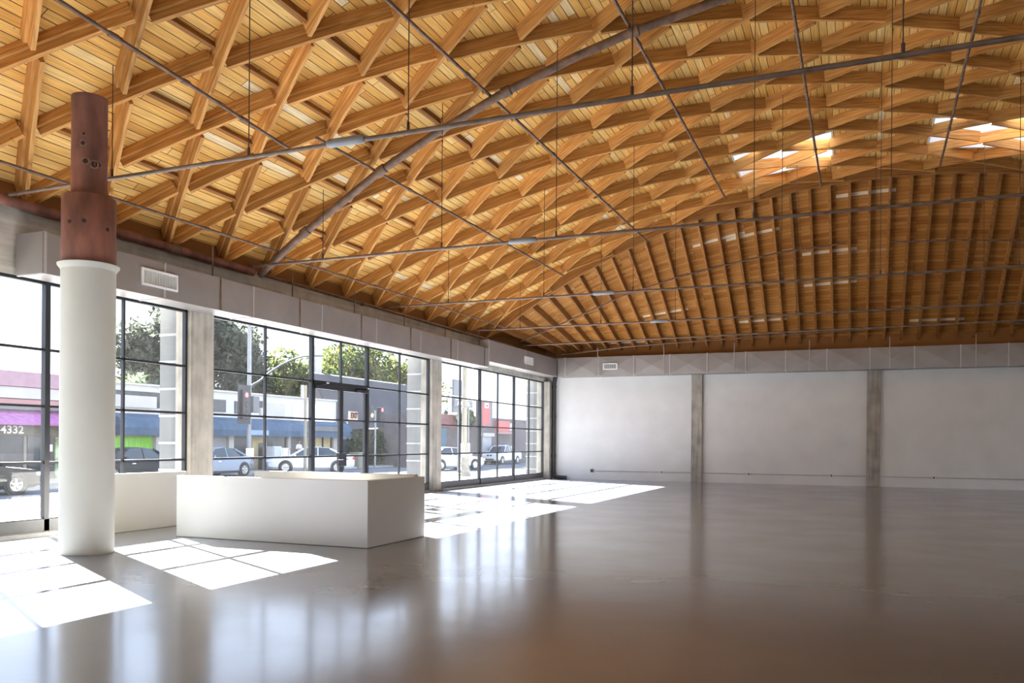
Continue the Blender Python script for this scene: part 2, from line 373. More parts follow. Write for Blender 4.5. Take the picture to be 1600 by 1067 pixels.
# concrete piers on the window wall
for nm, y0, y1, lab, xx in (('a',-19.97,-19.36,'concrete pier between the column-side window and the door window',.08),('b',-10.24,-9.60,'concrete pier between the door window and the far window',.08),('c',-.38,-.001,'concrete corner pier beside the black drain pipe',.25)):
    p_ = MB().box(-.3, y0, 0, xx, y1, HEAD+.0).build('concrete_pier', M['pier'], bevel=.012); tag(p_, lab, 'concrete pier')
    # outer block face seen through the glass
    mb = MB(); h = 0
    q = MB(); 
    for k in range(9):
        z0 = -.15 + k*.52; mb.box(-.72 if nm=='a' else -.78, y0+.03, z0+.045, -.3, y1, z0+.52)
        q.box(-.735 if nm=='a' else -.795, y0+.02, z0, -.3, y1, z0+.045)
    ob = empty('block_pilaster', (0,0,0), 'grey block pilaster outside, '+{'a':'behind the pier nearest the white column','b':'beyond the door window','c':'past the far window'}[nm], 'pilaster', 'outdoor block pilasters')
    mb.build('block_courses', M['block'], ob); q.build('joints', M['blockjoint'], ob)
# concrete at the back corner and pilasters of the back wall
tag(MB().box(.25, -.04, 0, .42, 0, 4.6).build('corner_strip', M['pier']), 'narrow concrete strip behind the black drain pipe', 'concrete strip')
for x0, x1, lab in ((5.93,6.34,'rough concrete pilaster nearest the window corner on the back wall'),(12.12,12.56,'rough concrete pilaster, second from the window corner, on the back wall'),(18.3,18.74,'rough concrete pilaster out of frame on the back wall')):
    tag(MB().box(x0, -.14, 0, x1, 0, 4.6).build('wall_pilaster', M['pilaster'], bevel=.015), lab, 'pilaster')

# ------------------------------------------------------------------ windows
R1, R2, R3, GB = 2.891, 2.004, 1.122, .238
def window(name, y0, y1, thin, wide, rows, label, skip=None, base=True):
    w = empty(name, (0, y0, 0), label, 'window', kind='structure')
    fr = MB()
    fr.box(-.09, 0, HEAD-.05, -.01, y1-y0, HEAD+.0)
    for a in (0, y1-y0-.05): fr.box(-.09, a, 0, -.01, a+.05, HEAD)
    for y in thin: fr.box(-.08, y-y0-.018, (0 if not(skip and skip[0]-.1 < y < skip[1]+.1) else skip[2]), -.02, y-y0+.018, HEAD)
    for y in wide: fr.box(-.09, y-y0-.045, 0, -.0, y-y0+.045, HEAD)
    for z in rows:
        if skip and z < skip[2]:
            segs = ((0, skip[0]-y0), (skip[1]-y0, y1-y0))
        else: segs = ((0, y1-y0),)
        for a, b in segs: fr.box(-.08, a, z-.02, -.02, b, z+.02)
    fr.build('window_frame', M['black'], w)
    segs = ((0, skip[0]-y0), (skip[1]-y0, y1-y0)) if skip else ((0, y1-y0),)
    g = MB(); k = MB(); c = MB()
    for a, b in segs:
        g.add([(-.05,a,GB),(-.05,b,GB),(-.05,b,HEAD),(-.05,a,HEAD)], [(0,1,2,3)]); k.box(-.10, a, 0, .0, b, GB); c.box(-.1, a, 0, .17, b, .055)
    if skip: g.add([(-.05,skip[0]-y0,skip[2]),(-.05,skip[1]-y0,skip[2]),(-.05,skip[1]-y0,HEAD),(-.05,skip[0]-y0,HEAD)], [(0,1,2,3)])
    g.build('glass', M['glass'], w); k.build('base_panel', M['kick'], w)
    c.build('sill', M['curb'], w)
    return w
window('window_1', -28.9, -19.97, (-24.42,-21.435,-27.4), (-22.93,-25.9), (R1,R2,R3,GB), 'black steel grid window behind the white column')
DT = 2.85
wd = window('window_2', -19.36, -10.24, (-17.67,-14.815,-11.945), (-16.02,-13.63), (R1,R2,R3,GB), 'black steel grid window with the double entrance door', skip=(-16.02,-13.63,DT))
MB().box(-.09, 0, DT-.03, 0, 2.39, DT+.07).build('transom', M['black'], wd, loc=(0, 3.34, 0))
window('window_3', -9.60, -.38, (-8.084,-5.019,-1.941), (-6.571,-3.51), (R1,R2,R3,GB), 'black steel grid window nearest the back wall')
def door(name, y0, y1, label, hinge):
    d = empty(name, (0, y0, 0), label, 'door', kind='structure'); w = y1-y0
    f = MB().box(-.085, 0, 0, -.015, .07, DT-.03).box(-.085, w-.07, 0, -.015, w, DT-.03).box(-.085, .07, DT-.12, -.015, w-.07, DT-.03).box(-.085, .07, 0, -.015, w-.07, .26)
    for z in (R2, R3): f.box(-.08, .07, z-.02, -.02, w-.07, z+.02)
    f.build('door_frame', M['black'], d); MB().add([(-.05,.07,.26),(-.05,w-.07,.26),(-.05,w-.07,DT-.12),(-.05,.07,DT-.12)], [(0,1,2,3)]).build('glass', M['glass'], d)
    a = .02 if hinge < 0 else w-.50
    MB().box(-.01, a, DT-.13, .07, a+.48, DT-.05).build('door_closer', M['black'], d, bevel=.01)
    MB().tube([(.03, a+.1 if hinge<0 else a+.38, DT-.06), (.20, a+.3, DT+.0), (.03, a+.42 if hinge<0 else a+.06, DT+.02)], .012, 6).build('closer_arm', M['black'], d)
    return d
d1 = door('door_1', -15.975, -14.82, 'black framed glass door leaf without the exit sign', -1)
d2 = door('door_2', -14.81, -13.675, 'black framed glass door leaf with the exit sign', 1)
lk = MB().box(-.01, -.20, .87, .06, .13, 1.20).build('lock_box', M['black'], d1, loc=(0, 1.155, 0), bevel=.01)
MB().tube([(.06, -.12, 1.04), (.12, -.12, 1.04), (.12, -.30, 1.04)], .012, 8).build('lever_handle', M['chrome'], d1, loc=(0, 1.155, 0))
MB().tube([(.0, .10, 1.04), (.12, .10, 1.04), (.12, .28, 1.04)], .012, 8).build('lever_handle', M['chrome'], d2)

def text(body, size, m, name, parent, loc, rot, depth=.004, sx=1.):
    c = bpy.data.curves.new('txt', 'FONT'); c.body = body; c.size = size; c.extrude = depth; c.align_x = 'CENTER'; c.align_y = 'CENTER'; c.offset = size*.02
    t = bpy.data.objects.new('txt', c); COL.objects.link(t)
    me = bpy.data.meshes.new_from_object(t.evaluated_get(bpy.context.evaluated_depsgraph_get())); bpy.data.objects.remove(t); bpy.data.curves.remove(c)
    me.materials.clear(); me.materials.append(m)
    o = bpy.data.objects.new(name, me); COL.objects.link(o); o.location = loc; o.rotation_euler = rot; o.scale = (sx, 1, 1)
    if parent: o.parent = parent
    return o
FACEX = (PI/2, 0, PI/2)       # text readable from +x
ex = empty('exit_sign', (0, -14.27, 2.13), 'small EXIT sign with dark letters on the glass door leaf', 'sign')
MB().box(-.035, -.19, -.10, -.015, .19, .11).build('sign_panel', M['exitface'], ex, bevel=.004)
text('EXIT', .19, M['exitred'], 'lettering', ex, (-.012, .02, .0), FACEX, sx=.82)

# ------------------------------------------------------------------ duct work
def duct_face(mb, a, b, z0, z1, y=None, x=None, n=1, bulge=.014):
    """cross-broken sheet panels"""
    for k in range(n):
        t0 = a + (b-a)*k/n; t1 = a + (b-a)*(k+1)/n
        if x is not None:
            q = [(x, t0, z0), (x, t1, z0), (x, t1, z1), (x, t0, z1), (x+bulge, (t0+t1)/2, (z0+z1)/2)]
        else:
            q = [(t0, y, z0), (t1, y, z0), (t1, y, z1), (t0, y, z1), ((t0+t1)/2, y-bulge, (z0+z1)/2)]
        mb.add(q, [(0,1,4), (1,2,4), (2,3,4), (3,0,4)])
dl = empty('air_duct', (.35, -23.5, 4.2), 'long grey metal duct over the street windows', 'air duct')
mb = MB().box(-.27, -.04, -.26, .29, 16.1, .35); duct_face(mb, 0, 16.1, -.26, .35, x=.295, n=7, bulge=.006); mb.build('duct_body', M['galv'], dl, fix=False)
mb = MB().box(-.27, 16.1, -.07, .30, 22.95, .63); duct_face(mb, 16.2, 22.9, -.07, .63, x=.302, n=3, bulge=.006); mb.build('duct_end_section', M['galv'], dl, fix=False)
for k in range(7): MB().box(-.28, k*2.3-.02, -.27, .305, k*2.3+.02, .36).build('seam', M['galvedge'], dl)
MB().box(-.28, 16.07, -.27, .31, 16.14, .64).build('seam', M['galvedge'], dl); MB().box(-.28, 19.4, -.08, .31, 19.44, .64).build('seam', M['galvedge'], dl)
for k in range(7):
    y = 1.25+2.42*k
    MB().box(.305, y-.015, -.26, .315, y+.015, .36).box(.1, y-.012, .36, .112, y+.012, .95).build('hanger_strap', M['pipe'], dl)
db = empty('air_duct', (12, -.33, 4.5), 'long grey metal duct with cross-broken panels on the back wall', 'air duct')
mb = MB().box(-11.32, -.32, -.38, 12.8, .30, .37); duct_face(mb, -11.0, 12.8, -.38, .37, y=-.323, n=17, bulge=.03); mb.build('duct_body', M['galv'], db, fix=False)
for k in range(18): MB().box(-11.0+1.4*k-.018, -.345, -.39, -11.0+1.4*k+.018, .3, .38).build('seam', M['galvedge'], db)
for k in range(9):
    x = -9.65+2.62*k
    MB().box(x-.014, -.36, -.38, x+.014, -.35, .38).box(x-.011, -.345, .38, x+.011, -.335, .72).build('hanger_strap', M['conduit'], db)
def vent(name, loc, w, h, axis, label, n=22):
    v = empty(name, loc, label, 'air vent', 'white air vents on the ducts')
    def bx(m, u0, z0, u1, z1, d0, d1):
        if axis == 'x': m.box(d0, u0, z0, d1, u1, z1)
        else: m.box(u0, -d1, z0, u1, -d0, z1)
        return m
    t = .035; f = MB(); bx(f,-w/2,-h/2,w/2,-h/2+t,0,.025); bx(f,-w/2,h/2-t,w/2,h/2,0,.025); bx(f,-w/2,-h/2+t,-w/2+t,h/2-t,0,.025); bx(f,w/2-t,-h/2+t,w/2,h/2-t,0,.025)
    f.build('frame', M['vent'], v); b = MB(); bx(b,-w/2+t,-h/2+t,w/2-t,h/2-t,0,.004); b.build('backing', M['ventdark'], v)
    s = MB(); iw = w-2*t
    for k in range(n):
        u = -iw/2+iw*(k+.5)/n; bx(s, u-iw/n*.17, -h/2+t, u+iw/n*.17, h/2-t, .004, .02)
    s.build('louvres', M['vent'], v)
vent('air_vent', (.652, -21.32, 4.24), .80, .29, 'x', 'white louvred air vent on the duct beside the column', 20)
vent('air_vent', (.66, -3.82, 4.48), .84, .27, 'x', 'white air vent on the window-side duct near the corner', 18)
vent('air_vent', (2.87, -.69, 4.475), .58, .25, 'y', 'white framed air vent on the back wall duct', 14)

# drain pipe in the corner, conduit with outlets
dp = MB().tube([(.46,-.16,4.22),(.42,-.16,4.1),(.36,-.14,3.85),(.36,-.14,.5),(.36,-.14,.2),(.42,-.14,.1),(.60,-.14,.075),(.90,-.14,.06)], .075, 12)
for z in (.95, 2.55, 3.75): dp.lathe([(.075,z-.05),(.095,z-.05),(.095,z+.05),(.075,z+.05)], 14, (.36,-.14,0))
tag(dp.build('drain_pipe', M['plastic'], smooth=True), 'black drain pipe running down the corner and along the floor', 'pipe')
cd = tag(MB().tube([(1.95,-.02,.35),(5.9,-.02,.36)], .011, 6).tube([(6.36,-.02,.36),(12.1,-.02,.36)], .011, 6).tube([(12.58,-.02,.36),(18.3,-.02,.36)], .011, 6).build('wall_conduit', M['conduit']), 'thin metal conduit along the foot of the back wall', 'conduit')
for x, lab in ((1.95,'outlet box at the corner end of the wall conduit'),(4.78,'outlet box on the back wall just left of the nearer pilaster'),(8.06,'outlet box right of the nearer pilaster, low on the back wall'),(10.96,'outlet box left of the second pilaster, low on the back wall'),(14.27,'outlet box beyond the second pilaster, low on the back wall')):
    ob = empty('outlet_box', (x,-.03,.36), lab, 'outlet', 'outlet boxes along the back wall'); MB().box(-.05,-.03,-.06,.05,.03,.06).build('box', M['vent'] if x not in (1.95,) else M['black'], ob, bevel=.006); MB().box(-.025,-.034,-.035,.025,-.03,.035).build('socket_face', M['ventdark'], ob)

# ------------------------------------------------------------------ column
cl = empty('round_column', (2.344, -24.2, 0), 'round column, white below and rusty steel above, beside the counter', 'column')
pr = [(.331,.0),(.334,.01),(.331,.02),(.331,3.70),(.338,3.72),(.372,3.765),(.376,3.785),(.331,3.795)]
MB().lathe(pr, 64).build('white_casing', M['column_white'], cl, smooth=True)
sl = MB().lathe([(.324,3.78),(.327,3.79),(.327,4.66),(.322,4.67),(.22,4.68)], 64).build('steel_sleeve', M['rust'], cl, smooth=True)
hl = MB()
fd = math.atan2(-32.2249+24.2, 11.7055-2.344)
for da, z, r_ in ((.75,4.29,.026),(.18,4.30,.028),(-.72,4.235,.026)):
    a = fd+da*-1; c = (.326*math.cos(a), .326*math.sin(a), z); n_ = Vector((math.cos(a), math.sin(a), 0)); tn = Vector((-math.sin(a), math.cos(a), 0))
    hl.tube([Vector(c)-n_*.01, Vector(c)+n_*.004], r_, 12)
hl.build('bolt_hole', M['rustdark'], sl)
us = MB().lathe([(.218,4.66),(.218,5.94),(.222,5.95),(.222,5.99),(.20,6.0)], 48).build('steel_pipe', M['rust'], cl, smooth=True)
hp = MB(); rg = MB()
for da, z, r_ in ((-.22,5.10,.045),(.25,5.07,.052),(.48,5.08,.045),(-.36,5.33,.038),(-.32,5.45,.026)):
    a = fd+da; n_ = Vector((math.cos(a), math.sin(a), 0)); c = n_*.217 + Vector((0,0,z))
    hp.tube([c-n_*.01, c+n_*.006], r_*.75, 14)
    rg.tube([c-n_*.01, c+n_*.003], r_*1.15, 14)
rg.build('weld_ring', pm('pale_weld', (.24,.13,.095), .8, var=.4, nscale=20), us); hp.build('pipe_hole', M['rustdark'], us)

# ------------------------------------------------------------------ counter
ct = empty('reception_counter', (3.7, -21.45, 0), 'white box shaped reception counter standing on the grey floor', 'counter')
CH = .945
MB().box(2.0, -22.28, 0.004, 5.45, -22.18, CH).build('front_panel', M['counter'], ct, loc=(-3.7,21.45,0), bevel=.006)
MB().box(5.33, -22.18, 0.004, 5.45, -20.62, CH).build('side_panel', M['counter'], ct, loc=(-3.7,21.45,0), bevel=.006)
MB().box(2.22, -20.74, 0.004, 5.33, -20.62, CH+.03).build('rear_panel', M['counter'], ct, loc=(-3.7,21.45,0), bevel=.006)
MB().box(2.22, -22.18, CH-.22, 5.33, -20.74, CH-.18).build('work_shelf', M['counter'], ct, loc=(-3.7,21.45,0))
tag(MB().box(.74, -22.9, 0.004, .84, -20.85, CH).build('low_partition', M['counter'], bevel=.006), 'low white partition between the column and the pier', 'partition')

# ------------------------------------------------------------------ roof deck + skylights
SMAX = 2*(-TH0)*R
SKY = [(9.62, 12.05, -9.45, -7.25), (14.42, 16.85, -9.45, -7.25)]
def deck(r, name, m):
    ss = sorted(set([-.35] + [i*.6 for i in range(0, 46)] + [SMAX+.35] + [q for k in SKY for q in k[:2]]))
    ys = sorted(set([YB] + [-9.45, -7.25, YA] + [YB+ (YA-YB)*k/6 for k in range(1,6)]))
    mb = MB(); uv = []
    for a, b in zip(ss[:-1], ss[1:]):
        for c, d in zip(ys[:-1], ys[1:]):
            if any(k[0]-1e-6 <= a and b <= k[1]+1e-6 and k[2]-1e-6 <= c and d <= k[3]+1e-6 for k in SKY): continue
            mb.add([cyl(a,c,r), cyl(b,c,r), cyl(b,d,r), cyl(a,d,r)], [(0,1,2,3)]); uv += [(c,a),(c,b),(d,b),(d,a)]
    return mb, uv
def with_uv(o, uv):
    l = o.data.uv_layers.new(name='UVMap')
    for i, q in enumerate(uv): l.data[i].uv = q
    return o
mb, uv = deck(R+LD, 'ceiling', M['deck']); o = mb.build('ceiling', M['deck'], fix=False); with_uv(o, uv); struct(o, 'orange brown plank deck of the vaulted roof', 'ceiling')
mb, uv = deck(R+LD+.07, 'roof', M['deck']); o = mb.build('roof_outer', M['signpale'], fix=False); struct(o, 'outer skin of the vaulted roof', 'roof')
for k, (s0, s1, y0, y1) in enumerate(SKY):
    sk = empty('skylight', cyl((s0+s1)/2, (y0+y1)/2, R+LD), ['rectangular roof skylight nearer the windows, above the end arch','rectangular roof skylight farther from the windows, above the end arch'][k], 'skylight', 'skylights in the vault')
    inv = -Vector(sk.location); mb = MB()
    e = [(s0,y0),(s1,y0),(s1,y1),(s0,y1)]
    for (a, c), (b, d) in zip(e, e[1:]+e[:1]):
        sm, ym = (s0+s1)/2, (y0+y1)/2
        def off(q, dd): return (q[0]+(dd if q[0] > sm else -dd), q[1]+(dd if q[1] > ym else -dd))
        A, B_, C_, D_ = (a,c), (b,d), off((b,d), .05), off((a,c), .05)
        vs = [Vector(cyl(q[0], q[1], rr))+inv for rr in (R+LD-.02, R+LD+.30) for q in (A,B_,C_,D_)]
        mb.add(vs, [(0,1,5,4),(1,2,6,5),(2,3,7,6),(3,0,4,7),(4,5,6,7),(0,3,2,1)])
    mb.build('curb', M['vent'], sk)
    g = MB(); ng = 4
    for i in range(ng):
        a, b = s0+(s1-s0)*i/ng, s0+(s1-s0)*(i+1)/ng
        g.add([Vector(cyl(q, y, R+LD+.295))+inv for q, y in ((a,y0),(b,y0),(b,y1),(a,y1))], [(0,1,2,3)])
    g.build('glass', M['skyglass'], sk)

# rim arch and hip rafters, hip deck
HZ = 5.12                     # underside of the rafters at the back wall
mb = MB(); rings = []
nb = 48
for i in range(nb+1):
    s = SMAX*i/nb; rings.append([cyl(s, YA-.07, R-.02), cyl(s, YA+.07, R-.02), cyl(s, YA+.07, R+LD+.06), cyl(s, YA-.07, R+LD+.06)])
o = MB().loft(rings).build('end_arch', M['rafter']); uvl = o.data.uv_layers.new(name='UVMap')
for pl in o.data.polygons:
    for li in pl.loop_indices:
        v = o.data.vertices[o.data.loops[li].vertex_index].co; uvl.data[li].uv = (math.atan2(v.x-XC, v.z-ZC)*R, math.hypot(v.x-XC, v.z-ZC)+v.y)
tag(o, 'long curved timber arch where the vault meets the hip', 'roof arch')
def hipz(x, y, up): return HZ + up + (zarch(x, R) + .0 - HZ)*(-y/-YA)
mb = MB(); uv = []
xs = [-.33 + i*(XR+.63)/40 for i in range(41)]; ysn = [YA + (-YA+.15)*k/6 for k in range(7)]
for a, b in zip(xs[:-1], xs[1:]):
    for c, d in zip(ysn[:-1], ysn[1:]):
        mb.add([(a,c,hipz(a,c,.27)), (b,c,hipz(b,c,.27)), (b,d,hipz(b,d,.27)), (a,d,hipz(a,d,.27))], [(0,1,2,3)])
        uv += [(a,c*1.25),(b,c*1.25),(b,d*1.25),(a,d*1.25)]
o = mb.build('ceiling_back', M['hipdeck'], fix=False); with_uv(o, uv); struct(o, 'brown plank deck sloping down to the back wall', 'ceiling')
ORD = 'first second third fourth fifth sixth seventh eighth ninth tenth eleventh twelfth thirteenth fourteenth fifteenth sixteenth seventeenth eighteenth nineteenth twentieth twenty-first twenty-second twenty-third twenty-fourth twenty-fifth twenty-sixth twenty-seventh twenty-eighth twenty-ninth thirtieth thirty-first thirty-second'.split()
cnt = 0
for i in range(-12, 22):
    x = 7.06 + .559*i
    if x < .3 or x > 19: continue
    y0, y1 = YA+.07, .0
    t = .038; q = []
    for y in (y0, y1):
        zb = hipz(x, y, .02); zt = hipz(x, y, .268)
        q.append([(x-t,y,zb),(x+t,y,zb),(x+t,y,zt),(x-t,y,zt)])
    b = MB().loft(q); loc = Vector((x, y0, hipz(x, y0, .02))); b.v = [tuple(Vector(w)-loc) for w in b.v]
    vis = in_frame([(x,y0,hipz(x,y0,.1)), (x,y1,hipz(x,y1,.1))], 40)
    if not vis: continue
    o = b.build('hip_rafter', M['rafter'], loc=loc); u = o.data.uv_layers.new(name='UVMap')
    for pl in o.data.polygons:
        for li in pl.loop_indices:
            v = o.data.vertices[o.data.loops[li].vertex_index].co; u.data[li].uv = (v.y, v.z+v.x)
    tag(o, '%s straight hip rafter counted from the window wall, above the back wall duct' % ORD[cnt], 'rafter', 'hip rafters above the back wall'); cnt += 1

# ------------------------------------------------------------------ lamellas
LEN2 = math.hypot(DS, DH)
def lam_mesh(fam, t0, t1, sister):
    nseg = max(1, int(round((t1-t0)*3))); rings = []; uvs = []
    dn = Vector((-fam*DH, DS)); dn.normalize()          # across the member in (s, y)
    if fam < 0: dn = -dn*-1
    w = THK/2
    # profile (across, radial); visible side is the -y side
    if sister: prof = [(-w-.045, LD), (-w-.045, .12), (-w, .12), (-w, 0), (w, 0), (w, LD)]
    else: prof = [(-w, LD), (-w, 0), (w, 0), (w, LD)]
    for k in range(nseg+1):
        t = t0 + (t1-t0)*k/nseg; rg = []
        for a, h in prof:
            s = t*DS + dn.x*a; y = fam*t*DH + dn.y*a; r = R + h - .001
            rg.append((r*math.sin(s/R), y, r*math.cos(s/R)-R))
        rings.append(rg)
    b = MB().loft(rings); me = b.mesh('lamella', M['beam'])
    u = me.uv_layers.new(name='UVMap')
    for pl in me.polygons:
        for li in pl.loop_indices:
            v = me.vertices[me.loops[li].vertex_index].co; u.data[li].uv = (v.x*.86+fam*v.y*.5, v.z*1.0+(v.y-fam*v.x*.6)*.6)
    return me
CACHE = {}
def lam(fam, t0, t1, sister):
    k = (fam, round(t0, 3), round(t1, 3), sister)
    if k not in CACHE: CACHE[k] = lam_mesh(fam, t0, t1, sister)
    return CACHE[k]
EV, OD = -.285, -1.0
end = 1 - .042/LEN2 - .01
members = []
for i in range(0, 23):
    fam = 1 if i % 2 == 0 else -1
    for k in range(-22, 1):
        y = (EV if i % 2 == 0 else OD) + DP*k
        t0, t1 = -end, end
        if i == 0: t0 = -.12
        if i == 22: t1 = .12
        # trim at the end arch
        lim = (YA-.07 - y)/DH*fam            # fam*t*DH + y < YA
        if fam > 0: t1 = min(t1, lim-.04)
        else: t0 = max(t0, lim+.04)
        if t1-t0 < .25: continue
        s = i*DS
        pts = [cyl(s+t*DS, y+fam*t*DH, R) for t in (t0, 0 if t0 < 0 < t1 else (t0+t1)/2, t1)] + [cyl(s+t*DS, y+fam*t*DH, R+LD) for t in (t0, t1)]
        if not in_frame(pts, 25): continue
        d = (Vector(pts[1])-CAMP).length
        members.append((i, k, y, fam, t0, t1, d))
byrow = {}
for q in members: byrow.setdefault(q[0], []).append(q)
ROWS = ['at the eave above the windows'] + ['in the %s tier above the window eave' % ORD[j-1] for j in range(1, 24)]
for i, ql in byrow.items():
    ql.sort(key=lambda q: -q[2])                 # from the end arch towards the viewer
    for j, (i_, k, y, fam, t0, t1, d) in enumerate(ql):
        s = i*DS; sister = (y < -16.6 and s < 5.2)
        o = bpy.data.objects.new('lattice_beam', lam(fam, t0, t1, sister)); COL.objects.link(o)
        o.location = cyl(s, y, R); o.rotation_euler = (0, TH0+s/R, 0)
        lean = 'leaning to the back wall' if fam > 0 else 'leaning to the viewer'
        tag(o, '%s wooden lattice beam from the end arch, %s' % (ORD[j], ROWS[i]), 'roof beam', 'lattice beams of the vaulted roof', 'thing')
print('lamellas', len(members))
# short purlins across the lower diamonds
pn = 0
for i in (1, 2, 3, 4):
    for k in range(-16, -10):
        y = (EV if i % 2 == 0 else OD) + DP*k
        if y < -25.5: continue
        a, b = Vector(cyl(i*DS+.12, y+.05, R+.215)), Vector(cyl(i*DS+.12, y+DP-.05, R+.215))
        t = TH0+i*DS/R; ux = Vector((math.cos(t), 0, -math.sin(t))); ur = Vector((math.sin(t), 0, math.cos(t)))
        if not in_frame([a, b], 0): continue
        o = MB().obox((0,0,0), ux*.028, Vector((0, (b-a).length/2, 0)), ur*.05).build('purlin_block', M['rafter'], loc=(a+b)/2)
        o.data.uv_layers.new(name='UVMap')
        tag(o, '%s short dark purlin near the column, %s' % (ORD[k+16], ROWS[i].replace('in the ','of the ').replace(' above the window eave',' of diamonds')), 'purlin', 'short purlins between the lower lattice beams', 'thing'); pn += 1

# ------------------------------------------------------------------ tie rods, pipes, hangers
def rodline(name, pts, r, m, label, cat, n=10, coup=(), parts=()):
    p0 = Vector(pts[0]); o = empty(name, p0, label, cat)
    MB().tube([Vector(q)-p0 for q in pts], r, n).build('rod' if 'rod' in name else 'pipe_run', m, o, smooth=True)
    for q, d, rr, ln, mm in coup:
        q = Vector(q)-p0; d = Vector(d).normalized()
        MB().tube([q-d*ln/2, q-d*(ln/2-.02), q+d*(ln/2-.02), q+d*ln/2], [rr*.8, rr, rr, rr*.8], 10).build('turnbuckle' if 'rod' in name else 'coupling', mm, o, smooth=True)
    return o
RZ = 5.09
hang = []
def hanger(x, y, z0, label):
    zt = zarch(x, R) + .05
    if y > YA: zt = hipz(x, y, .05)
    o = MB().tube([(0,0,0), (0,0,zt-z0)], .007, 6).tube([(0,0,-.02),(0,0,.08)], .018, 8).build('hanger_wire', M['wire'], loc=(x, y, z0))
    tag(o, label, 'hanger wire', 'hanger wires of the tie rods', 'thing')
X1 = (1,0,0)
rods = [(-23.77, 'tie rod nearest the viewer, crossing in front of the column', 6.05, .027, M['steelrod'], 'nearest'),
        (-18.45, 'second tie rod from the viewer, beneath the vault', 6.22, .027, M['steelrod'], 'second'),
        (-12.95, 'third tie rod from the viewer, beneath the vault', 6.13, .026, M['steelrod'], 'third'),
        (-7.95, 'fourth tie rod from the viewer, nearest the end arch', 6.38, .026, M['steelrod'], 'fourth')]
for y, lab, xt, r, m, nm in rods:
    rodline('tie_rod', [(.02, y, RZ-.02), (12, y, RZ), (24.9, y, RZ-.02)], r, m, 'horizontal steel '+lab, 'tie rod', coup=[((xt, y, RZ), X1, .052, .52, M['galvpole']), ((18.6, y, RZ), X1, .052, .52, M['galvpole'])])
    for j, x in enumerate((2.27, 4.6, 6.9, 9.55, 12.1, 14.7)):
        hanger(x + (0 if nm == 'nearest' else [-.3,.0,-.05,.65,.1,.05][j]), y, RZ+.03, 'thin %s hanger wire from the window end on the %s tie rod' % (ORD[j], nm))
# lateral pipes along the hall
def ypipe(x0, z0, y0, x1, z1, y1, r, m, label):
    pts = [(x0+(x1-x0)*t, y0+(y1-y0)*t, z0+(z1-z0)*t) for t in (0,.25,.5,.75,1)]
    rodline('sprinkler_pipe', pts, r, m, label, 'pipe', coup=[(pts[k], (0,1,0), r*1.45, .16, m) for k in (1,2,3)])
ypipe(2.90, 6.76, -25.6, 2.59, 6.56, -20.25, .03, M['pipe'], 'lengthwise pipe passing above the column under the lattice beams')
ypipe(2.98, 6.79, -20.1, 3.07, 6.83, -7.0, .028, M['pipe'], 'lengthwise pipe continuing beyond the column towards the end arch')
ypipe(5.40, 7.87, -23.5, 5.57, 7.92, -6.06, .03, M['pipe'], 'second lengthwise pipe from the window wall, under the beams')
ypipe(8.06, 8.65, -21.0, 8.18, 8.67, -7.3, .03, M['pipe'], 'third lengthwise pipe from the window wall, under the beams')
ypipe(10.66, 9.05, -19.5, 10.77, 9.05, -6.25, .03, M['pipe'], 'fourth lengthwise pipe from the window wall, beside a skylight')
ypipe(13.62, 9.09, -18.5, 13.82, 9.08, -6.9, .03, M['pipe'], 'fifth lengthwise pipe from the window wall, beside the farther skylight')
ypipe(.62, 5.36, -27.0, .70, 5.38, -18.0, .026, M['pipe'], 'low lengthwise pipe along the eave near the column')
ypipe(.62, 5.33, -17.9, .72, 5.39, -6.2, .024, M['pipe'], 'low lengthwise pipe along the eave near the end arch')
# the big feed pipe: along the wall top, then up the vault
pts = [(.17, -30, 5.02), (.17, -24, 5.0), (.17, -18.35, 4.98)]
rodline('feed_pipe', pts, .085, M['rust'], 'thick rusty pipe lying along the top of the window wall', 'pipe', 12, coup=[((.17,-20.5,4.99),(0,1,0),.10,.25,M['pipe'])])
seg = [.1,.9,1.5,3.45,3.6,4.9,6.35,6.5,7.9,9.0,10.4,11.8,13.2]
pts = [cyl(s, -18.2, R-.24) for s in seg]
dirs = lambda k: Vector(pts[k+1])-Vector(pts[k])
rodline('feed_pipe', pts, .075, M['pipe'], 'thick pipe climbing the vault from the window wall in long bends', 'pipe', 12, coup=[(pts[k], dirs(k), .10, .2, M['pipe']) for k in (2, 4, 7, 9)])
rodline('wall_pipe', [(.10,-18.0,5.0),(.10,-10,4.98),(.12,-6,4.97),(.32,-.35,4.96)], .028, M['pipe'], 'thin pipe along the wall top beyond the feed pipe', 'pipe', coup=[((.1,-14.1,4.99),(0,1,0),.05,.12,M['pipe'])])
rodline('hip_pipe', [(.3,-3.7,5.22),(1.8,-3.8,5.72),(4.31,-4.05,6.62),(6.17,-4.05,7.12),(7.44,-4.05,7.36),(9.4,-4.05,7.68),(11.42,-4.05,7.82)], .028, M['pipe'], 'pipe curving up beneath the hip rafters from the window side', 'pipe')
rodline('hip_pipe', [(12.74,-3.95,7.77),(14.5,-3.95,7.68),(16.28,-3.95,7.52),(18,-3.95,7.3)], .026, M['pipe'], 'pipe beneath the hip rafters on the far side of the ridge', 'pipe')
rodline('tie_rod', [(.1,-3.55,5.07),(9,-4.1,5.09),(20,-4.75,5.1)], .027, M['steelrod'], 'steel tie rod under the hip, first beyond the end arch', 'tie rod')
rodline('wall_pipe', [(.32,-.35,5.0),(3.58,-.75,5.22),(6.95,-.75,5.35),(9.54,-.75,5.43),(12.33,-.75,5.51),(12.6,-.75,5.51)], .027, M['pipe'], 'thin pipe running just above the back wall duct', 'pipe')
rodline('wall_pipe', [(16.4,-.75,5.50),(19,-.75,5.42)], .027, M['pipe'], 'short thin pipe above the far part of the back wall duct', 'pipe')

